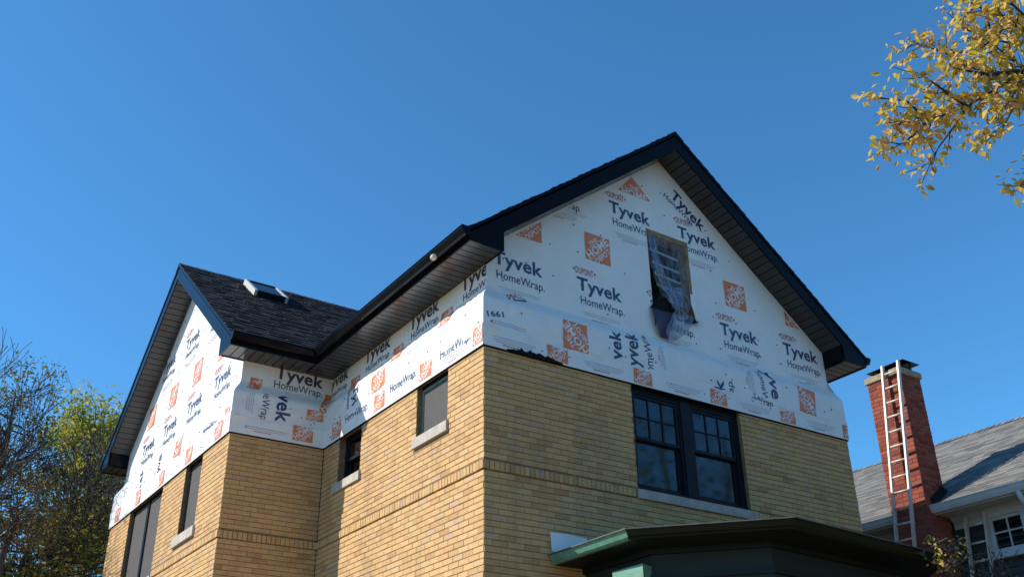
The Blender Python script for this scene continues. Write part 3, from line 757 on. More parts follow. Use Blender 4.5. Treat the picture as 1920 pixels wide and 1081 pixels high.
def cloth(name, rows, m, parent, seed=0, nu=22, nv=34, amp=.016):
    """rows: (z_left, x_left, z_right, x_right, y) from top to bottom, wrinkled between"""
    vs = []; fs = []
    for j in range(nv + 1):
        t = j / nv * (len(rows) - 1); k = min(int(t), len(rows) - 2); f = t - k; f = f * f * (3 - 2 * f) if False else f
        r = [a + (b - a) * f for a, b in zip(rows[k], rows[k + 1])]
        for i in range(nu + 1):
            s = i / nu
            x = r[1] + (r[3] - r[1]) * s; z = r[0] + (r[2] - r[0]) * s
            wd = abs(r[3] - r[1]) + .05
            y = r[4] - amp * (math.sin(s * 17 + seed + 2 * nz3(s * 3, j * .12, seed)) * .5 * min(1, .35 / wd) + 1.4 * nz3(x * 7, z * 4, seed)) * min(1, j / 5 + .15)
            vs.append((x + .01 * nz3(z * 8, s, seed), y, z))
    for j in range(nv):
        for i in range(nu): a = j * (nu + 1) + i; fs.append((a, a + 1, a + nu + 2, a + nu + 1))
    return mk(name, vs, fs, m, parent, smooth=True)
cloth('plastic_sheet', [(2.40, 2.772, 2.38, 3.475, .105), (2.10, 2.775, 2.08, 3.475, .10), (1.85, 2.785, 1.82, 3.47, .085), (1.62, 2.83, 1.58, 3.45, .07), (1.42, 2.93, 1.38, 3.40, .05), (1.27, 3.06, 1.25, 3.32, .03)], PLASTIC, op, 3, 40, 44, .034)
cloth('plastic_fold', [(2.39, 2.79, 2.38, 2.93, .095), (2.1, 2.80, 2.08, 2.96, .085), (1.8, 2.84, 1.80, 3.02, .07), (1.55, 2.95, 1.58, 3.14, .05), (1.36, 3.04, 1.38, 3.2, .03), (1.24, 3.1, 1.26, 3.22, .012)], BUNDLE, op, 31, 24, 40, .03)
cloth('plastic_bundle', [(1.62, 3.02, 1.66, 3.32, .06), (1.42, 3.05, 1.45, 3.30, .035), (1.25, 3.10, 1.27, 3.24, .01), (1.16, 3.03, 1.20, 3.40, .0), (1.02, 2.93, 1.08, 3.38, -.01), (.92, 2.87, .95, 3.27, .0), (.84, 2.85, .86, 3.16, .02), (.775, 2.93, .79, 3.06, .05)], BUNDLE, op, 14, 40, 44, .045)
felt = mk('hole_shade', [(2.70, .085, 1.205), (2.93, .080, 1.52), (3.13, .075, 1.30), (3.14, .085, 1.22), (2.92, .055, 1.21)], [(0, 4, 1), (1, 4, 2), (4, 3, 2)], FELT, op)  # black sheet standing in for the shadowed hole of the opening
cloth('dark_flap', [(1.20, 2.702, 1.22, 3.12, .068), (1.05, 2.72, 1.06, 3.05, .03), (.88, 2.765, .90, 2.98, .03), (.79, 2.83, .785, 2.96, .06)], TARP, op, 9, 10, 12, .008)
cloth('torn_wrap', [(1.62, 3.465, 1.63, 3.565, .07), (1.45, 3.44, 1.45, 3.57, .06), (1.30, 3.47, 1.28, 3.575, .06), (1.16, 3.52, 1.14, 3.58, .075)], WRAP, op, 21, 10, 16, .02)
cloth('felt_scrap', [(1.25, 3.38, 1.22, 3.53, .06), (1.17, 3.33, 1.19, 3.55, .06), (1.13, 3.34, 1.15, 3.46, .065)], FELT, op, 23, 8, 8, .02)

# ------------------------------------------------------------------ roof
def plane_roof(name, poly, th, m, parent):
    mb = MB(); mb.prism(poly, (0, 0, -th)); return mb.mk(name, m, parent)
DT = .03
# main roof decks and wing deck (underside hidden by soffits)
X0, X1 = -OE, W + OE; Y0, Y1 = -OV, YB + OV
XW0 = -P - OV2
roof = plane_roof('roof', [(X0, Y0, ZE - .02), (W / 2, Y0, RM - .02), (W / 2, Y1, RM - .02), (X0, Y1, ZE - .02)], .05, FELT, house)
plane_roof('deck', [(X1, Y0, ZE - .02), (X1, Y1, ZE - .02), (W / 2, Y1, RM - .02), (W / 2, Y0, RM - .02)], .05, FELT, roof)
plane_roof('deck', [(XW0, D - OE, ZE - .02), (-OE, D - OE, ZE - .02), (W / 2, YR, RW - .02), (XW0, YR, RW - .02)], .05, FELT, roof)
plane_roof('deck', [(XW0, YB + OE, ZE - .02), (XW0, YR, RW - .02), (W / 2, YR, RW - .02), (-OE, YB + OE, ZE - .02)], .05, FELT, roof)
def shingles(name, o, du, dv, Lu, Lv, expo, m, parent, seed, w=(.10, .24), th=(.007, .022), end=None, start=None):
    """laminated shingles on the plane o + u*du + v*dv (v up the slope); each tab a thin wedge"""
    rr = random.Random(seed); mb = MB(); o = Vector(o); du = Vector(du).normalized(); dv = Vector(dv).normalized(); n = du.cross(dv)
    if n.z < 0: n = -n
    v = -.015; c = 0
    while v < Lv:
        u = -rr.uniform(0, .2); e = Lu if end is None else end(v); st = 0 if start is None else start(v)
        while u < e:
            l = rr.uniform(*w); a, b = max(u, st), min(u + l, e)
            if b - a > .01:
                t = rr.uniform(*th); tp = min(v + expo + .03, Lv); vv = v + rr.uniform(-.003, .003)
                q = [o + du * a + dv * vv, o + du * b + dv * vv, o + du * b + dv * tp, o + du * a + dv * tp]
                mb.add([q[0] + n * t, q[1] + n * t, q[2] + n * .002, q[3] + n * .002, q[0] - n * .004, q[1] - n * .004], [(0, 1, 2, 3), (4, 5, 1, 0), (4, 0, 3), (1, 5, 2)])
            u += l + .003
        v += expo; c += 1
    return mb.mk(name, m, parent, kind='stuff')
sl_len = math.hypot(W / 2 + OE, RM - ZE); kv = Vector((1, 0, K)).normalized()
slw = math.hypot(W2 / 2 + OE, RW - ZE); cosk = 1 / math.hypot(1, K)
shingles('shingles', (X0, Y0 - .012, ZE), (0, 1, 0), (1, 0, K), Y1 - Y0 + .02, sl_len, .143, SHING, roof, 1)
shingles('shingles', (X1, Y0 - .012, ZE), (0, 1, 0), (-1, 0, K), Y1 - Y0 + .02, sl_len, .143, SHING, roof, 2)
shingles('shingles', (XW0 - .012, D - OE, ZE), (1, 0, 0), (0, 1, K), 0, slw, .143, SHING, roof, 3, end=lambda v: v * cosk - OE - XW0 + .05)
shingles('shingles', (XW0 - .012, YB + OE, ZE), (1, 0, 0), (0, -1, K), 0, slw, .143, SHING, roof, 4, end=lambda v: v * cosk - OE - XW0 + .05)
# ridge caps
def ridge(a, b, side, m, parent, step=.14, wid=.15, k=K):
    a, b = Vector(a), Vector(b); d = (b - a).normalized(); n = int((b - a).length / step); s = Vector(side); mb = MB()
    for i in range(n):
        p = a + d * step * i; q = p + d * (step + .05); lift = .022 + rng.uniform(0, .006)
        for e in (-1, 1):
            u = s * e * wid - Vector((0, 0, 1)) * wid * k
            mb.add([p + Vector((0, 0, lift)), p + u + Vector((0, 0, lift)), q + u + Vector((0, 0, .012)), q + Vector((0, 0, .012)), p + Vector((0, 0, .0)), p + u], [(0, 1, 2, 3), (0, 4, 5, 1)])
    return mb.mk('ridge_caps', m, parent, kind='stuff')
ridge((W / 2, Y0 - .015, RM), (W / 2, Y1, RM), (1, 0, 0), SHING, roof); ridge((XW0 - .015, YR, RW), (W / 2, YR, RW), (0, 1, 0), SHING, roof)

# rake boards (front gable and wing gable), one each side
def rake(fn, mid, half, out0, th, parent, m):
    """fn(a, z, d): a along the gable, d outwards"""
    zt = ZE + K * (half + OE) - .012
    for s in (-1, 1):
        e = half + OE; i = half - IX
        pts = [(0, zt), (e, ZE - .012), (e, ZS - .012), (i, ZS - .012), (i, zt - TV - K * i + .0), (0, zt - TV)]
        mb = MB(); P0 = [fn(mid + s * a, z, out0) for a, z in pts]; P1 = [fn(mid + s * a, z, out0 - th) for a, z in pts]
        n = len(pts); mb.add(P0 + P1, [tuple(range(n)), tuple(range(n, 2*n))[::-1]] + [(k, (k+1) % n, (k+1) % n + n, k + n) for k in range(n)])
        o = mb.mk('rake_board', m, parent)
        # drip flange along the top
        mb = MB(); q = [(0, zt + .012), (e + .01, ZE - .002), (e + .01, ZE - .052), (0, zt - .038)]
        P0 = [fn(mid + s * a, z, out0 + .012) for a, z in q]; P1 = [fn(mid + s * a, z, out0 + .001) for a, z in q]
        mb.add(P0 + P1, [(0,1,2,3), (7,6,5,4)] + [(k, (k+1) % 4, (k+1) % 4 + 4, k + 4) for k in range(4)])
        mb.mk('drip_trim', m, o)
fr = lambda a, z, d: (a, -d, z); gr = lambda a, z, d: (-P - d, a, z)
rake(fr, W / 2, W / 2, OV, .02, house, METAL); rake(gr, YR, W2 / 2, OV2, .02, house, METAL)
# rake soffit planks and the inner cheek of the eave box
def rake_soffit(fn, mid, half, out, parent):
    zt = ZE + K * (half + OE) - .012 - TV + .012
    step = .118
    for s in (-1, 1):
        i = half - IX; L = i * math.hypot(1, K); n = int(L / step); st = i / n
        for k in range(n):
            a0 = k * st + .006; a1 = (k + 1) * st - .006
            if k == 0: a0 = 0
            P = [fn(mid + s * a0, zt - K * a0, out), fn(mid + s * a1, zt - K * a1, out), fn(mid + s * a1, zt - K * a1, -IX - .004), fn(mid + s * a0, zt - K * a0, -IX - .004)]
            mb = MB(); mb.prism(P, (0, 0, .012)); mb.mk('soffit_plank', SOFF, parent)
        c = MB(); h0 = zt - K * i
        Pp = [fn(mid + s * i, ZS - .012, out - .021), fn(mid + s * i, ZS - .012, -IX - .004), fn(mid + s * i, h0 + .01, -IX - .004), fn(mid + s * i, h0 + .01, out - .021)]
        dd = Vector(fn(mid + s * (i + .012), 0, 0)) - Vector(fn(mid + s * i, 0, 0)); c.prism(Pp, dd); c.mk('soffit_cheek', METAL, parent)
        # dark backing above the planks
        b = MB(); P = [fn(mid, zt + .02, out - .01), fn(mid + s * i, h0 + .02, out - .01), fn(mid + s * i, h0 + .02, -IX - .06), fn(mid, zt + .02, -IX - .06)]
        b.prism(P, (0, 0, .01)); b.mk('soffit_backing', FELT, parent)
rake_soffit(fr, W / 2, W / 2, OV - .021, house); rake_soffit(gr, YR, W2 / 2, OV2 - .021, house)
# eave soffits: planks across, fascia, gutter
def eave(a, b, out, name_parent, gut0, gut1, skip_lo=0, skip_hi=0, plank=.118):
    """a,b: wall corners (x,y) at the frame wall line; out: unit outward vector (x,y)"""
    a, b, o = Vector((*a, 0)), Vector((*b, 0)), Vector((*out, 0)); d = (b - a); L = d.length; d.normalize(); n = int(L / plank); st = L / n
    dep = OE + IX - .02
    for k in range(n):
        p0 = a + d * (k * st + .007); p1 = a + d * ((k + 1) * st - .007)
        lo = max(0, skip_lo - (k * st)) if False else 0
        P = [p0, p1, p1 + o * dep, p0 + o * dep]
        mb = MB(); mb.prism([(v.x, v.y, ZS) for v in P], (0, 0, .012)); mb.mk('soffit_plank', SOFF, name_parent)
    bk = MB(); P = [a - o * .0, b - o * .0, b + o * dep, a + o * dep]; bk.prism([(v.x, v.y, ZS + .02) for v in P], (0, 0, .008)); bk.mk('soffit_backing', FELT, name_parent)
    f0 = a + d * gut0; f1 = a + d * gut1
    mb = MB(); P = [f0 + o * dep, f1 + o * dep, f1 + o * (dep + .018), f0 + o * (dep + .018)]
    mb.prism([(v.x, v.y, ZS - .014) for v in P], (0, 0, ZE - ZS - .02)); mb.mk('fascia', METAL, name_parent)
    return f0 + o * (dep + .018), f1 + o * (dep + .018), o
def gutter(f0, f1, o, parent, cap0=True, cap1=True, m0=0, m1=0):
    """K-style trough; m0, m1 mitre the ends"""
    pr = [(0.002, 0), (.072, 0), (.078, .018), (.095, .045), (.112, .075), (.112, .098), (.120, .102), (.120, .112), (.106, .112), (.106, .079), (.090, .05), (.070, .008), (.006, .008), (.006, .10), (0.002, .10)]
    zb = ZE - .118; d = (f1 - f0).normalized(); mb = MB()
    A = [f0 + o * x + d * (m0 * x) + Vector((0, 0, zb + z)) for x, z in pr]; B = [f1 + o * x + d * (m1 * x) + Vector((0, 0, zb + z)) for x, z in pr]
    n = len(pr); mb.add(A + B, [(k, (k+1) % n, (k+1) % n + n, k + n) for k in range(n)])
    g_ = mb.mk('gutter', METAL, parent)
    for c, p, s in ((cap0, f0, -1), (cap1, f1, 1)):
        if c:
            q = [(0.002, -.002), (.074, -.002), (.080, .018), (.097, .045), (.114, .075), (.122, .114), (0.002, .114)]
            mb = MB(); mb.prism([p + o * x + Vector((0, 0, zb + z)) for x, z in q], d * s * .008); mb.mk('end_cap', METAL, g_)
    return g_
e = OE + IX
f = eave((IX, -OV + .02), (IX, D + IX), (-1, 0), house, 0, D + IX + OV - .02 - e)
gutter(f[0] - Vector((0, .025, 0)), f[1], f[2], house, True, False, 0, -1)
f = eave((-P - OV2 + .02, D + IX), (IX - e + .001 , D + IX), (0, -1), house, 0, P + OV2 - .02 - OE + .0)
gutter(f[0] - Vector((.022, 0, 0)), f[1], f[2], house, True, False, 0, -1)
f = eave((W - IX, -OV + .02), (W - IX, YB + OV - .02), (1, 0), house, 0, YB + 2 * OV - .04)
gutter(f[0] - Vector((0, .025, 0)), f[1], f[2], house, True, True)
f = eave((-P - OV2 + .02, YB - IX), (IX, YB - IX), (0, 1), house, 0, P + OV2 + IX - .02)
gutter(f[0] - Vector((.022, 0, 0)), f[1], f[2], house, True, True)
# small white knob under the gutter
mb = MB(); mb.tube([(-.49, .36, 1.165), (-.50, .34, 1.135), (-.51, .32, 1.11)], [.014, .035, .04], 10); mb.tube([(-.44, .36, 1.19), (-.49, .36, 1.165)], [.012, .014], 8)
mb.mk('white_knob', WHITE, house, smooth=True)
# skylight in the wing roof
def slope_pt(x, y, h): n = Vector((0, -K, 1)).normalized(); return Vector((x, y, ZE + K * (y - (D - OE)))) + n * h
sx0, sx1, sy0, sy1 = -.60, .02, 6.50, 7.14
def curb(a, b, c, d, h0, h1):
    mb = MB(); vs = [slope_pt(x, y, h) for h in (h0, h1) for x, y in ((a, c), (b, c), (b, d), (a, d))]
    mb.add(vs, [(0,3,2,1),(4,5,6,7),(0,1,5,4),(1,2,6,5),(2,3,7,6),(3,0,4,7)]); return mb
skl = curb(sx0, sx0 + .05, sy0, sy1, -.02, .115).mk('skylight', CURB, house)
curb(sx1 - .05, sx1, sy0, sy1, -.02, .115).mk('skylight_frame', CURB, skl); curb(sx0 + .05, sx1 - .05, sy0, sy0 + .05, -.02, .113).mk('skylight_frame', FRAME, skl); curb(sx0 + .05, sx1 - .05, sy1 - .05, sy1, -.02, .113).mk('skylight_frame', FRAME, skl)
curb(sx0 + .05, sx1 - .05, sy0 + .05, sy1 - .05, .094, .10).mk('glass_pane', glass_mat('skylight_glass', (.05, .07, .08), .03, .25), skl)

# ------------------------------------------------------------------ porch
ZP = -2.325
edge = [(.82, -.012), (.815, -1.312), (1.931, -2.495), (4.634, -2.255), (5.42, -1.35), (5.42, -.012)]
cx, cy = 3.05, -.4
def inset(pts, d):
    out = []
    for i, p in enumerate(pts):
        if i in (0, len(pts) - 1):
            out.append((p[0] + (d if i == 0 else -d), p[1])); continue
        a, b, c = Vector(pts[i-1]), Vector(p), Vector(pts[i+1])
        n1 = Vector((-(b - a).y, (b - a).x)).normalized(); n2 = Vector((-(c - b).y, (c - b).x)).normalized()
        m = (n1 + n2); m = m / max(.2, m.dot(n1)); out.append(tuple(b + m * d))
    return out
def ring(name, p0, p1, z0, z1, m, parent, z0b=None, z1b=None):
    """closed strip between outline p0 (outer) and p1 (inner)"""
    n = len(p0); mb = MB(); z0b = z0 if z0b is None else z0b; z1b = z1 if z1b is None else z1b
    mb.add([(*p, z0) for p in p0] + [(*p, z1) for p in p0] + [(*p, z0b) for p in p1] + [(*p, z1b) for p in p1],
           [(i, i+1, i+1+n, i+n) for i in range(n-1)] + [(i+2*n, i+3*n, i+1+3*n, i+1+2*n) for i in range(n-1)] + [(i, i+2*n, i+1+2*n, i+1) for i in range(n-1)] + [(i+n, i+1+n, i+1+3*n, i+3*n) for i in range(n-1)])
    return mb.mk(name, m, parent)
pin = inset(edge, .62)
mb = MB(); n = len(edge)
mb.add([(*p, ZP + .004) for p in inset(edge, -.012)] + [(*p, ZP + .16) for p in inset(edge, 1.0)], [(i, i+1, i+1+n, i+n) for i in range(n-1)] + [tuple(range(n, 2*n))])
mb.add([(*p, ZP - .008) for p in inset(edge, -.012)], []); b = len(mb.v) - n
mb.f += [(b + i, b + i + 1, i + 1, i) for i in range(n - 1)]
porch = mb.mk('porch_roof', mat('porch_roofing', (.06,.07,.068), .6, col2=(.11,.12,.115), nscale=12, bump=.3), house)
# each length of fascia is its own piece of gutter moulding
for i in range(n - 1):
    a, b = edge[i], edge[i+1]; ia, ib = inset(edge, .05)[i:i+2]; ja, jb = inset(edge, .085)[i:i+2]; ka, kb = inset(edge, .018)[i:i+2]
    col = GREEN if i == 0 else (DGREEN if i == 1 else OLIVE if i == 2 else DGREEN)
    col = GREEN if i == 0 else OLIVE if i == 2 else DGREEN  # sunny side green, other sides near black: shade painted into the colour
    def piece(p, q, r, s, z0, z1, zb, nm, m):
        mb = MB(); mb.add([(*p, z1), (*q, z1), (*r, z0), (*s, z0), (*inset(edge, .13)[i], zb), (*inset(edge, .13)[i+1], zb), (*inset(edge, .13)[i], z1), (*inset(edge, .13)[i+1], z1)],
                          [(3, 2, 1, 0), (4, 5, 2, 3), (0, 1, 7, 6), (6, 7, 5, 4), (0, 6, 4, 3), (1, 2, 5, 7)]); return mb.mk(nm, m, porch)
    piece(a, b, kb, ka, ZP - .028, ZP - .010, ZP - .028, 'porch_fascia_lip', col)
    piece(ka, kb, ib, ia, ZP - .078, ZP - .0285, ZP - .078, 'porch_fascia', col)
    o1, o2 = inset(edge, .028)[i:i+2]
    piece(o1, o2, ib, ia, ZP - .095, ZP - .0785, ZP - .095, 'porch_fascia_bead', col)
ring('porch_soffit', inset(edge, .10), inset(edge, .66), ZP - .102, ZP - .097, DGREEN, porch)
ring('porch_frieze', inset(edge, .50), inset(edge, .62), ZP - .47, ZP - .103, GREENW, porch)
ring('porch_bed_mould', inset(edge, .46), inset(edge, .4985), ZP - .16, ZP - .104, DGREEN, porch)
ring('porch_moulding', inset(edge, .465), inset(edge, .4985), ZP - .41, ZP - .365, DGREEN, porch)
ring('porch_wall', inset(edge, .53), inset(edge, .6), -G + .05, ZP - .471, DGREEN, porch)
# post with a pale green capital
mb = MB(); c = Vector((1.13, -1.175)); pts = [(c.x, c.y), (c.x - .015, c.y + .46), (c.x + .36, c.y + .46), (c.x + .36, c.y + .14)]
mb.prism([(*p, -2.76) for p in pts], (0, 0, .16)); mb.prism([(p[0] + .02 * (1 if p[0] < c.x + .1 else -1), p[1] + .015 * (1 if p[1] < c.y + .2 else -1), -2.80) for p in pts], (0, 0, .038)); mb.mk('post_capital', GREEN, porch)
mb = MB(); mb.box(c.x + .04, c.x + .30, c.y + .12, c.y + .40, -G, -2.801); mb.mk('porch_post', DGREEN, porch)
# scrap of wrap on the brick above the porch
mk('wrap_scrap', [(.85, -.012, -2.07), (1.09, -.016, -2.065), (1.36, -.012, -2.075), (1.36, -.014, -2.26), (1.1, -.012, -2.29), (.868, -.013, -2.275)], [(5, 4, 1, 0), (4, 3, 2, 1)], WRAP, house)

# ------------------------------------------------------------------ house next door
NX = 9.05                                     # eave line
nb = thing('neighbour_house', 'neighbouring house with grey shingle roof, white eaves and dark siding behind the red chimney', 'house', (12, 2, 0))
NK = .60; NR = 13.0; NZ = -.43; NY0, NY1 = -9, 9; NZR = NZ + NK * (NR - NX)
CH = (8.90, 9.46, .66, 1.345)                 # chimney x0 x1 y0 y1
mb = MB(); mb.box(9.55, 16.4, NY0 + .4, NY1 - .4, -G, NZ - .1)
mb.prism([(9.55, NY0 + .4, NZ - .1), (16.4, NY0 + .4, NZ - .1), (NR, NY0 + .4, NZR - .2)], (0, .1, 0)); mb.prism([(9.55, NY1 - .5, NZ - .1), (16.4, NY1 - .5, NZ - .1), (NR, NY1 - .5, NZR - .2)], (0, .1, 0))
nwall = mb.mk('wall', SIDING, nb)
for k in range(26):
    z = NZ - .42 - k * .11; b = MB(); b.add([(9.548, NY0 + .42, z), (9.548, NY1 - .42, z), (9.53, NY1 - .42, z - .11), (9.53, NY0 + .42, z - .11), (9.55, NY0 + .42, z - .11), (9.55, NY1 - .42, z - .11)], [(0, 1, 2, 3), (3, 2, 5, 4)]); b.mk('clapboard', SIDING, nwall)
nroof = plane_roof('roof', [(NX, NY0, NZ), (NR, NY0, NZR), (NR, NY1, NZR), (NX, NY1, NZ)], .05, FELT, nb)
plane_roof('deck', [(2 * NR - NX, NY0, NZ), (2 * NR - NX, NY1, NZ), (NR, NY1, NZR), (NR, NY0, NZR)], .05, FELT, nroof)
shingles('shingles', (NX, NY0, NZ + .01), (0, 1, 0), (1, 0, NK), NY1 - NY0, math.hypot(NR - NX, NZR - NZ), .125, GSHING, nroof, 8, (.2, .4), (.006, .012))
ridge((NR, NY0, NZR + .01), (NR, NY1, NZR + .01), (1, 0, 0), GSHING, nroof, .14, .14, NK)
for ya, yb in ((NY0, CH[2] - .004), (CH[3] + .004, NY1)):
    mb = MB(); mb.box(9.08, 9.54, ya, yb, NZ - .15, NZ - .13); mb.mk('soffit', WPAINT, nb)
    mb = MB(); mb.box(9.06, 9.08, ya, yb, NZ - .16, NZ - .045); mb.mk('fascia', WPAINT, nb)
    mb = MB(); mb.prism([(9.058, ya, NZ - .14), (8.99, ya, NZ - .14), (8.965, ya, NZ - .09), (8.95, ya, NZ - .03), (8.94, ya, NZ - .03), (8.94, ya, NZ - .012), (9.058, ya, NZ - .012)], (0, yb - ya, 0)); mb.mk('gutter', WPAINT, nb)
    mb = MB(); mb.prism([(9.44, ya, NZ - .152), (9.545, ya, NZ - .152), (9.545, ya, NZ - .34), (9.53, ya, NZ - .34), (9.53, ya, NZ - .25)], (0, yb - ya, 0)); mb.mk('frieze_board', WPAINT, nb)
mb = MB(); mb.tube([(9.02, -.83, NZ - .12), (9.04, -.83, NZ - .22), (9.12, -.83, NZ - .32), (9.42, -.83, NZ - .48), (9.49, -.83, NZ - .62), (9.49, -.83, -G + .1)], [.045] * 6, 10); mb.mk('downspout', WPAINT, nb, smooth=True)
# chimney
cx0, cx1, cy0, cy1 = CH; ct = 1.86
mb = MB(); mb.box(cx0 + .008, cx1 - .008, cy0 + .008, cy1 - .008, -G, ct); chim = mb.mk('chimney', RMORT, nb)
mb = MB(); rr = random.Random(3)
for c in range(int((ct + G) / .072)):
    z = ct - .006 - c * .072 - .031
    for face in range(3):
        L = (cy1 - cy0, cx1 - cx0, cy1 - cy0)[face]; u = -.104 * (c % 2) - .05 * face
        while u < L:
            a, b = max(u, .003), min(u + .197, L - .003)
            if b - a > .02:
                m_ = (a + b) / 2; o = rr.uniform(-.002, .002)
                for v_ in [brick_verts(b - a, .061, .004, .03)]:
                    if face == 0: pts = [(cx0 - v[2] - o, cy0 + m_ - v[0], z + v[1]) for v in v_]
                    elif face == 1: pts = [(cx0 + m_ + v[0], cy0 - v[2] - o, z + v[1]) for v in v_]
                    else: pts = [(cx1 + v[2] + o, cy0 + m_ + v[0], z + v[1]) for v in v_]
                    mb.add(pts, BF)
            u += .207
mb.mk('brick', RBRICK, chim, kind='stuff')
mb = MB(); mb.box(cx0 - .03, cx1 + .03, cy0 - .03, cy1 + .03, ct + .001, ct + .12); o = mb.mk('chimney_cap', CONC, chim); bv = o.modifiers.new('b', 'BEVEL'); bv.width = .012
for (fx, fy, s, h) in ((9.12, 1.17, .165, .11), (9.20, .83, .215, .13)):
    mb = MB(); z = ct + .12
    mb.box(fx - s * .62, fx + s * .62, fy - s * .62, fy + s * .62, z, z + .07)
    for a in (-1, 1):
        for b in (-1, 1): mb.box(fx + a * s * .55 - .008, fx + a * s * .55 + .008, fy + b * s * .55 - .008, fy + b * s * .55 + .008, z + .07, z + h)
    z += h; t = s * 1.12
    mb.add([(fx - t, fy - t, z), (fx + t, fy - t, z), (fx + t, fy + t, z), (fx - t, fy + t, z), (fx, fy, z + .075)], [(0, 1, 4), (1, 2, 4), (2, 3, 4), (3, 0, 4), (3, 2, 1, 0)])
    mb.mk('flue_cap', METAL, chim)
# flashing where the chimney meets the roof
mb = MB(); mb.prism([(cx1 - .05, cy0 - .10, NZ + .27), (cx0 + .12, cy0 - .10, NZ + .02), (cx0 + .12, cy0 - .0, NZ + .10), (cx1 - .05, cy0 - .0, NZ + .38)], (0, 0, .012)); mb.mk('flashing', FELT, chim)
# window next door
def nwin(y0, y1, z0, z1):
    mb = MB(); c = .10
    for a in ((y0 - c, y0, z0 - c, z1 + c), (y1, y1 + c, z0 - c, z1 + c), (y0, y1, z1, z1 + c), (y0, y1, z0 - c, z0)): mb.box(9.49, 9.56, a[0], a[1], a[2], a[3])
    w = mb.mk('window', WPAINT, nb)
    mb = MB(); ym, zm = (y0 + y1) / 2, (z0 + z1) / 2; mb.box(9.515, 9.53, ym - .012, ym + .012, z0, z1); mb.mk('muntin', WPAINT, w)
    for a, b in ((y0, ym - .012), (ym + .012, y1)): mb = MB(); mb.box(9.516, 9.529, a, b, zm - .012, zm + .012); mb.mk('muntin', WPAINT, w)
    for a, b in ((y0, ym), (ym, y1)):
        for c_, d in ((z0, zm), (zm, z1)): mb = MB(); mb.box(9.533, 9.537, a, b, c_, d); mb.mk('glass_pane', GLASS, w)
    mb = MB(); mb.box(9.44, 9.56, y0 - .14, y1 + .14, z0 - .15, z0 - .101); mb.mk('sill', WPAINT, w)
nwin(-.50, -.01, -1.22, -.72); nwin(-2.3, -1.8, -1.22, -.72)

# ------------------------------------------------------------------ ladders
def ladder(label, p0, p1, side, wid, rung, top_rungs, mlist, gname):
    """p0 foot centre, p1 head centre, side = unit vector across"""
    p0, p1, s = Vector(p0), Vector(p1), Vector(side).normalized(); d = (p1 - p0).normalized(); n = s.cross(d).normalized(); L = (p1 - p0).length
    t = thing('extension_ladder', label, 'ladder', (p0.x, p0.y, p0.z + G), gname)
    for e in (-1, 1):
        c = s * e * wid / 2; mb = MB()
        q = [c + s * a + n * b for a, b in ((-.016, -.034), (.016, -.034), (.016, .034), (-.016, .034))]
        mb.prism([p0 + v for v in q], d * L); mb.mk('rail', ALU, t)
    k = L - .16
    while k > .1:
        mb = MB(); a = p0 + d * k; mb.tube([a - s * (wid / 2 - .0165), a + s * (wid / 2 - .0165)], [.019, .019], 8); mb.mk('rung', ALU, t, smooth=True); k -= rung
    for e in (-1, 1):
        mb = MB(); c = p0 + s * e * wid / 2; mb.prism([c + s * a + n * b for a, b in ((-.02, -.05), (.02, -.05), (.02, .05), (-.02, .05))], d * .06); mb.mk('foot', FELT, t)
    return t
ladder('aluminium ladder leaning on the red brick chimney', (8.2, 1.36, -G), (8.83, .76, 2.05), (-.06, 1, .0), .31, .262, 0, 0, 'aluminium ladders at the house next door')
ladder('aluminium ladder under the white eave beside a small white window', (8.75, .36, -G), (9.40, .185, -.64), (0, 1, 0), .34, .29, 0, 0, 'aluminium ladders at the house next door')

# ------------------------------------------------------------------ trees
def grow(mb, tips, p, d, r, L, depth, rr, par):
    """recursive limb: bends, tapers, then forks"""
    n = par.get('seg', 4); pts = [p.copy()]; rads = [r]; q = p.copy(); dd = d.copy()
    r1 = r * par.get('taper', .62)
    for i in range(n):
        dd = (dd + Vector((rr.gauss(0, 1), rr.gauss(0, 1), rr.gauss(0, 1))) * par.get('wob', .10) + Vector((0, 0, par.get('lift', .04)))).normalized()
        q = q + dd * (L / n); pts.append(q.copy()); rads.append(r + (r1 - r) * (i + 1) / n)
    rads = [max(v, par.get('rmin', .002)) for v in rads]
    mb.tube(pts, rads, 7 if r > .06 else 5 if r > .02 else 3, cap=False)
    if depth == 0: tips.append((q, dd)); return
    if depth <= par.get('leafdepth', 1): tips.extend((pts[k], dd) for k in range(1, n + 1))
    k = rr.choice(par.get('forks', (2, 3)))
    for j in range(k):
        ax = dd.orthogonal().normalized(); ax.rotate(Matrix.Rotation(rr.uniform(0, 6.28), 3, dd))
        a = rr.uniform(*par.get('ang', (.3, .75))); nd = dd.copy(); nd.rotate(Matrix.Rotation(a, 3, ax))
        grow(mb, tips, q if j < 2 else pts[-2], nd, r1 * rr.uniform(.6, .85), L * rr.uniform(*par.get('len', (.62, .85))), depth - 1, rr, par)
    for j in range(par.get('side', 0)):
        t = rr.randint(1, n - 1); ax = dd.orthogonal().normalized(); ax.rotate(Matrix.Rotation(rr.uniform(0, 6.28), 3, dd))
        nd = dd.copy(); nd.rotate(Matrix.Rotation(rr.uniform(.6, 1.1), 3, ax))
        grow(mb, tips, pts[t], nd, rads[t] * .45, L * .55, max(0, depth - 2), rr, par)
def leaf_verts(p, s, rr, up=.4):
    d = Vector((rr.gauss(0, 1), rr.gauss(0, 1), rr.gauss(0, 1) - .3)).normalized(); a = d.orthogonal().normalized(); a.rotate(Matrix.Rotation(rr.uniform(0, 6.28), 3, d)); n = d.cross(a)
    l = s * rr.uniform(.7, 1.25); w = l * rr.uniform(.38, .55)
    f = n * w * rr.uniform(.1, .35)
    return [p, p + d * l * .45 + a * w * .5 + f, p + d * l, p + d * l * .45 - a * w * .5 + f, p + d * l * .5]
LF = [(0, 1, 4), (1, 2, 4), (2, 3, 4), (3, 0, 4)]
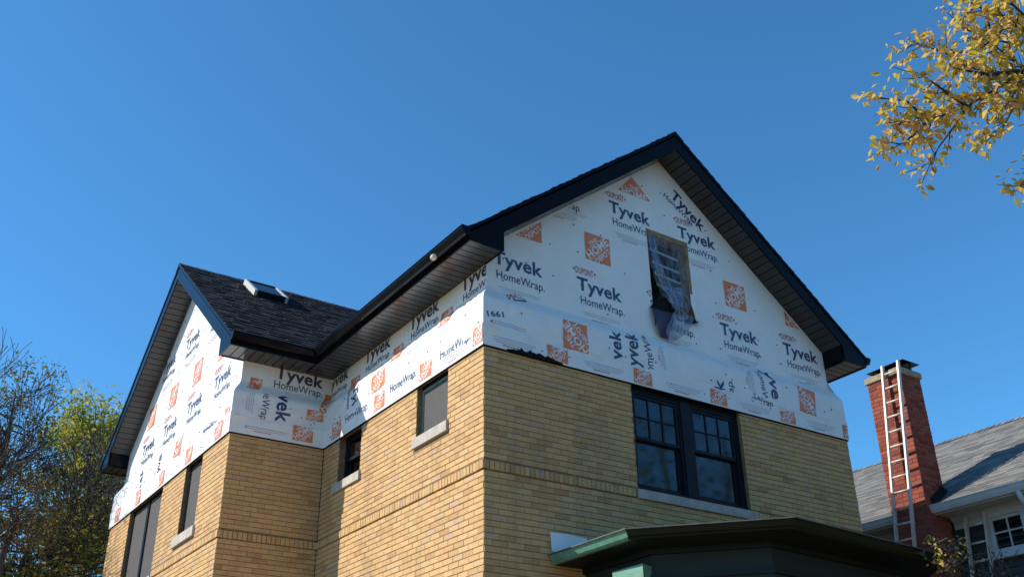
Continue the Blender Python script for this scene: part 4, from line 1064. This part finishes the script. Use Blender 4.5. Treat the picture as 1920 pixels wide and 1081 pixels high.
def tree(name, label, base, h, r, depth, par, bark, leaves, seed, cat='tree', group=None, lean=(0, 0), kmin=0):
    rr = random.Random(seed); t = thing(name, label, cat, (base[0], base[1], base[2] + G), group)
    mb = MB(); tips = []
    grow(mb, tips, Vector(base), Vector((lean[0], lean[1], 1)).normalized(), r, h, depth, rr, par)
    mb.mk('trunk', bark, t, smooth=True)
    if leaves:
        m, per, s, spread = leaves; lb = MB()
        for p, d in tips:
            if rr.random() < kmin: continue
            for k in range(per):
                lb.add(leaf_verts(p + Vector((rr.gauss(0, 1), rr.gauss(0, 1), rr.gauss(0, 1))) * spread, s, rr), LF)
        lb.mk('crown', m, t, kind='stuff')
    return t
def crown_tree(name, label, base, centre, rad, ncl, per, m, bark, seed, ls=.13, spread=.22, r=.18, cat='tree', group=None, shell=.45):
    """trunk up into an uneven crown: branches run out to leaf clumps spread through an ellipsoid"""
    rr = random.Random(seed); base, c = Vector(base), Vector(centre); t = thing(name, label, cat, (base.x, base.y, base.z + G), group)
    mb = MB(); lb = MB(); top = c + Vector((0, 0, rad[2] * .55)); low = c - Vector((0, 0, rad[2] * .9))
    if low.z < base.z + 1.5: low.z = base.z + 1.5
    path = [base, base.lerp(low, .5) + Vector((rr.gauss(0, .12), rr.gauss(0, .12), 0)), low, c + Vector((rr.gauss(0, .15), rr.gauss(0, .15), -.1)), top]
    mb.tube(path, [r, r * .8, r * .65, r * .35, r * .1], 8, cap=False)
    for k in range(ncl):
        d = Vector((rr.gauss(0, 1), rr.gauss(0, 1), rr.gauss(0, 1))).normalized(); q = shell + (1 - shell) * rr.random() ** .6
        lump = 1 + .38 * nz3(d.x * 1.7 + seed, d.y * 1.7, d.z * 1.7)
        p = c + Vector((d.x * rad[0], d.y * rad[1], d.z * rad[2])) * q * lump
        t0 = rr.uniform(0, 1); a = low.lerp(top, t0 * .8)
        if a.z > p.z: a = low.lerp(top, max(0, t0 * .35))
        mid = a.lerp(p, .55) + Vector((rr.gauss(0, .12), rr.gauss(0, .12), -.12)); br = r * rr.uniform(.12, .26)
        mb.tube([a, a.lerp(mid, .5) + Vector((0, 0, .06)), mid, p], [br, br * .75, br * .5, .006], 4, cap=False)
        for w_ in range(3):
            e = p + Vector((rr.gauss(0, 1), rr.gauss(0, 1), rr.gauss(0, .8))) * spread * 1.4
            mb.tube([mid.lerp(p, rr.uniform(.3, 1)), e], [.009, .005], 3, cap=False)
        sp_ = spread * rr.uniform(.6, 1.4)
        for w_ in range(int(per * rr.uniform(.4, 1.5))):
            lb.add(leaf_verts(p + Vector((rr.gauss(0, 1), rr.gauss(0, 1), rr.gauss(0, .75))) * sp_, ls, rr), LF)
    mb.mk('trunk', bark, t, smooth=True); lb.mk('crown', m, t, kind='stuff')
    return t
bare = dict(seg=4, taper=.68, wob=.085, lift=.03, forks=(2, 3), ang=(.22, .58), len=(.70, .88), side=1, rmin=.0065)
tree('bare_tree', 'tall bare tree with fine purplish twigs standing left of the wing gable', (-4.6, 15.6, -G), 2.72, .25, 8, dict(bare, forks=(2, 3, 3, 2), len=(.73, .85), rmin=.0066, lift=.025, side=1), BARK, None, 4, lean=(.07, -.02))
crown_tree('maple_tree', 'yellow green autumn tree whose top shows just behind the wing eave', (.4, 19.6, -G), (.0, 19.4, 3.3), (1.75, 1.6, 2.5), 105, 140, LEAF_G, BARK2, 12, .13, .26)
crown_tree('oak_tree', 'dark olive leaved tree filling the space below the bare tree', (-2.2, 14.6, -G), (-2.1, 14.5, -.2), (2.2, 1.9, 1.75), 95, 95, LEAF_D, BARK2, 21, .12, .26)
crown_tree('linden_tree', 'thinly leaved olive tree rising behind the bare tree', (-2.4, 21.2, -G), (-2.3, 21.0, 4.7), (1.9, 1.5, 2.3), 46, 60, LEAF_D, BARK2, 33, .13, .24)
crown_tree('young_oak', 'small tree with rust brown leaves in front of the olive tree', (-3.1, 12.0, -G), (-2.9, 12.1, .45), (1.15, 1.0, .8), 30, 34, LEAF_B, BARK2, 41, .09, .2, .1)
crown_tree('ash_tree', 'green and yellow leaved tree close behind the wing corner below the eave', (-.3, 16.4, -G), (-.45, 16.1, .3), (1.3, 1.2, 1.5), 56, 90, LEAF_G, BARK2, 47, .11, .22, .12)
# across the street, mirrored in the window panes
tree('street_tree', 'bare street tree across the road, mirrored in the front windows', (17, -14, -G), 4.4, .28, 7, bare, BARK, None, 52)
rr = random.Random(9); mbw = MB()  # row mirrored in the panes, added also to block low sky light
for k in range(26):
    tall = 12 < k < 23
    c = Vector((-30 + 3.0 * k + rr.uniform(-1, 1), -16.2 + rr.uniform(-.4, .4) if tall else -36 + rr.uniform(-3, 3), -G + (rr.uniform(9, 10.5) if tall else rr.uniform(5, 7)))); rx, rz = rr.uniform(2.0, 3.0), (rr.uniform(5.5, 6.5) if tall else rr.uniform(3.4, 5.4))
    mbw.tube([(c.x, c.y, -G), (c.x, c.y, c.z), (c.x, c.y, c.z + rz * .8)], [.25, .16, .03], 6, cap=False)
    for w_ in range(1000 if tall else 700):
        d = Vector((rr.gauss(0, 1), rr.gauss(0, 1), rr.gauss(0, 1))).normalized() * rr.random() ** .4
        mbw.add(leaf_verts(c + Vector((d.x * rx, d.y * rx, d.z * rz)), .26 if tall else .5, rr), LF)
wd = mbw.mk('distant_trees', LEAF_D, kind='stuff'); wd['label'] = 'added row of olive autumn trees across the street, seen only mirrored in windows'; wd['category'] = 'trees'
# limb of yellow leaves reaching in from a tree beside the viewer
def limb_tree():
    rr = random.Random(77); base = Vector((4.6, -8.2, -G)); t = thing('yellow_leaved_tree', 'tree limb with yellow and tan autumn leaves hanging in front of blue sky', 'tree', (base.x, base.y, 0))
    cam_p = camp
    def at(px, py, d): 
        v = (F_ * 1896.8 + R_ * (px - 960) - U_ * (py - 540.5)).normalized(); return cam_p + v * d
    mb = MB(); crotch = base + Vector((-.2, .2, 5.2))
    mb.tube([base, base + Vector((.05, .05, 1.5)), base + Vector((-.05, .1, 3.4)), crotch, base + Vector((-.1, .1, 7.0)), base + Vector((.2, .3, 9.5))], [.22, .18, .16, .14, .10, .04], 10)
    limbs = [[crotch, at(2060, 160, 9.3), at(1925, 132, 9.0), at(1850, 140, 8.8), at(1790, 128, 8.7)],
             [at(1925, 132, 9.0), at(1870, 165, 8.9), at(1812, 200, 8.8), at(1740, 225, 8.6), at(1680, 228, 8.5)],
             [at(1812, 200, 8.8), at(1790, 235, 8.8), at(1760, 275, 8.7), at(1742, 310, 8.7)],
             [at(1850, 140, 8.8), at(1800, 110, 8.9), at(1745, 90, 9.0), at(1700, 75, 9.1)],
             [crotch + Vector((-.3, .2, .4)), at(2050, 30, 9.4), at(1930, 40, 9.2), at(1870, 30, 9.2), at(1820, 5, 9.2)],
             [at(1925, 132, 9.0), at(1900, 200, 9.0), at(1880, 240, 9.1), at(1840, 255, 9.1)],
             [at(1930, 40, 9.2), at(1890, 80, 9.3), at(1840, 70, 9.4), at(1790, 45, 9.4)],
             [crotch, at(2060, 300, 8.8), at(1960, 310, 8.6), at(1915, 325, 8.6)],
             [at(1740, 225, 8.6), at(1710, 255, 8.6), at(1690, 270, 8.5), at(1655, 265, 8.5)],
             [at(1740, 225, 8.6), at(1700, 190, 8.6), at(1660, 185, 8.6)],
             [at(1930, 40, 9.2), at(1880, 55, 9.0), at(1835, 95, 8.9), at(1800, 100, 8.9)], [at(1925, 132, 9.0), at(1895, 110, 9.1), at(1870, 90, 9.1), at(1850, 40, 9.2)],
             [at(1812, 200, 8.8), at(1770, 170, 8.8), at(1735, 145, 8.8), at(1705, 130, 8.8)], [at(1925, 132, 9.0), at(1905, 170, 8.8), at(1885, 200, 8.7), at(1850, 215, 8.7)],
             [at(1960, 310, 8.6), at(1925, 345, 8.6), at(1905, 350, 8.6)], [at(1930, 40, 9.2), at(1900, 10, 9.2), at(1840, -20, 9.3), at(1800, -10, 9.3)]]
    twigs = []
    for k, L in enumerate(limbs):
        r0 = .04 if k in (0, 4) else .02 if k == 7 else .013; rads = [r0 * (1 - .85 * i / (len(L) - 1)) for i in range(len(L))]
        mb.tube(L, rads, 6, cap=False)
        for i in range(len(L) - 1):
            if k in (0, 4, 7) and i == 0: continue
            n = int((L[i+1] - L[i]).length / .030)
            for j in range(n):
                p = L[i].lerp(L[i+1], (j + rr.random()) / n); d = (L[i+1] - L[i]).normalized()
                v = (d * .6 + Vector((rr.gauss(0, 1), rr.gauss(0, 1), rr.gauss(0, .8))) * .75).normalized(); l = rr.uniform(.06, .26)
                if rr.random() < .72:
                    q = p + v * l; mid = p + v * l * .5 + Vector((0, 0, -.01)); mb.tube([p, mid, q], [.005, .004, .002], 3, cap=False); twigs.append((p, mid, q))
    tr = mb.mk('trunk', BARK, t, smooth=True)
    lv = []
    for p, m_, q in twigs:
        for s in range(rr.choice((6, 8, 11, 13))):
            b = q if s == 0 else p.lerp(q, rr.uniform(.3, 1)); b = b + Vector((rr.gauss(0, 1), rr.gauss(0, 1), rr.gauss(0, 1))) * .04
            lv.append((b, rr.uniform(.04, .092)))
    rr.shuffle(lv); lv.sort(key=lambda a: -a[1] if in_frame(a[0]) else 1)
    # leaf shapes shared by the single leaves
    shapes = []
    for s in range(8):
        r2 = random.Random(s); vs = []; fs = []; fold = r2.uniform(.15, .9); curl = r2.uniform(-1.1, 1.1)
        prof_ = [(0, .02), (.2, .17), (.42, .25), (.68, .19), (.88, .08), (1, .0)]
        for x, w_ in prof_:
            z = curl * x * x * .5; vs += [(x, -w_, z + w_ * fold), (x, 0, z), (x, w_, z + w_ * fold)]
        for i in range(5): a = 3 * i; fs += [(a, a + 3, a + 4, a + 1), (a + 1, a + 4, a + 5, a + 2)]
        me = bpy.data.meshes.new('leaf'); me.from_pydata(vs, [], fs); me.materials.append(LEAF_Y); me.polygons.foreach_set('use_smooth', [True] * len(me.polygons)); shapes.append((me, vs, fs))
    rest_ = MB()
    for i, (b, s) in enumerate(lv):
        e = Matrix.Rotation(rr.uniform(0, 6.28), 3, 'Z') @ Matrix.Rotation(rr.gauss(.7, .5), 3, 'Y') @ Matrix.Rotation(rr.uniform(-1.2, 1.2), 3, 'X'); sh = rr.choice(shapes)
        if i < 300:
            o = bpy.data.objects.new('leaf', sh[0]); COL.objects.link(o); o.parent = t; m4 = (e * s).to_4x4(); m4.translation = b + Vector((0, 0, G)) - origin(t); o.matrix_local = m4
        else: rest_.add([b + e @ (Vector(v) * s) for v in sh[1]], sh[2])
    rest_.mk('crown', LEAF_Y, t, kind='stuff', smooth=True)
limb_tree()
# growth at the porch corner and between the houses
crown_tree('sapling', 'slender sapling with small golden leaves at the far corner of the porch roof', (5.0, -2.9, -G), (4.22, -2.52, -2.40), (.26, .2, .18), 16, 9, LEAF_Y, BARK2, 65, .055, .05, .03, cat='sapling')
crown_tree('shrub', 'twiggy brown shrub with few leaves in front of the small neighbouring window', (7.2, -1.4, -G), (6.75, -1.5, -2.35), (.75, .6, .42), 46, 9, LEAF_B, BARK2, 61, .06, .12, .05, cat='shrub')
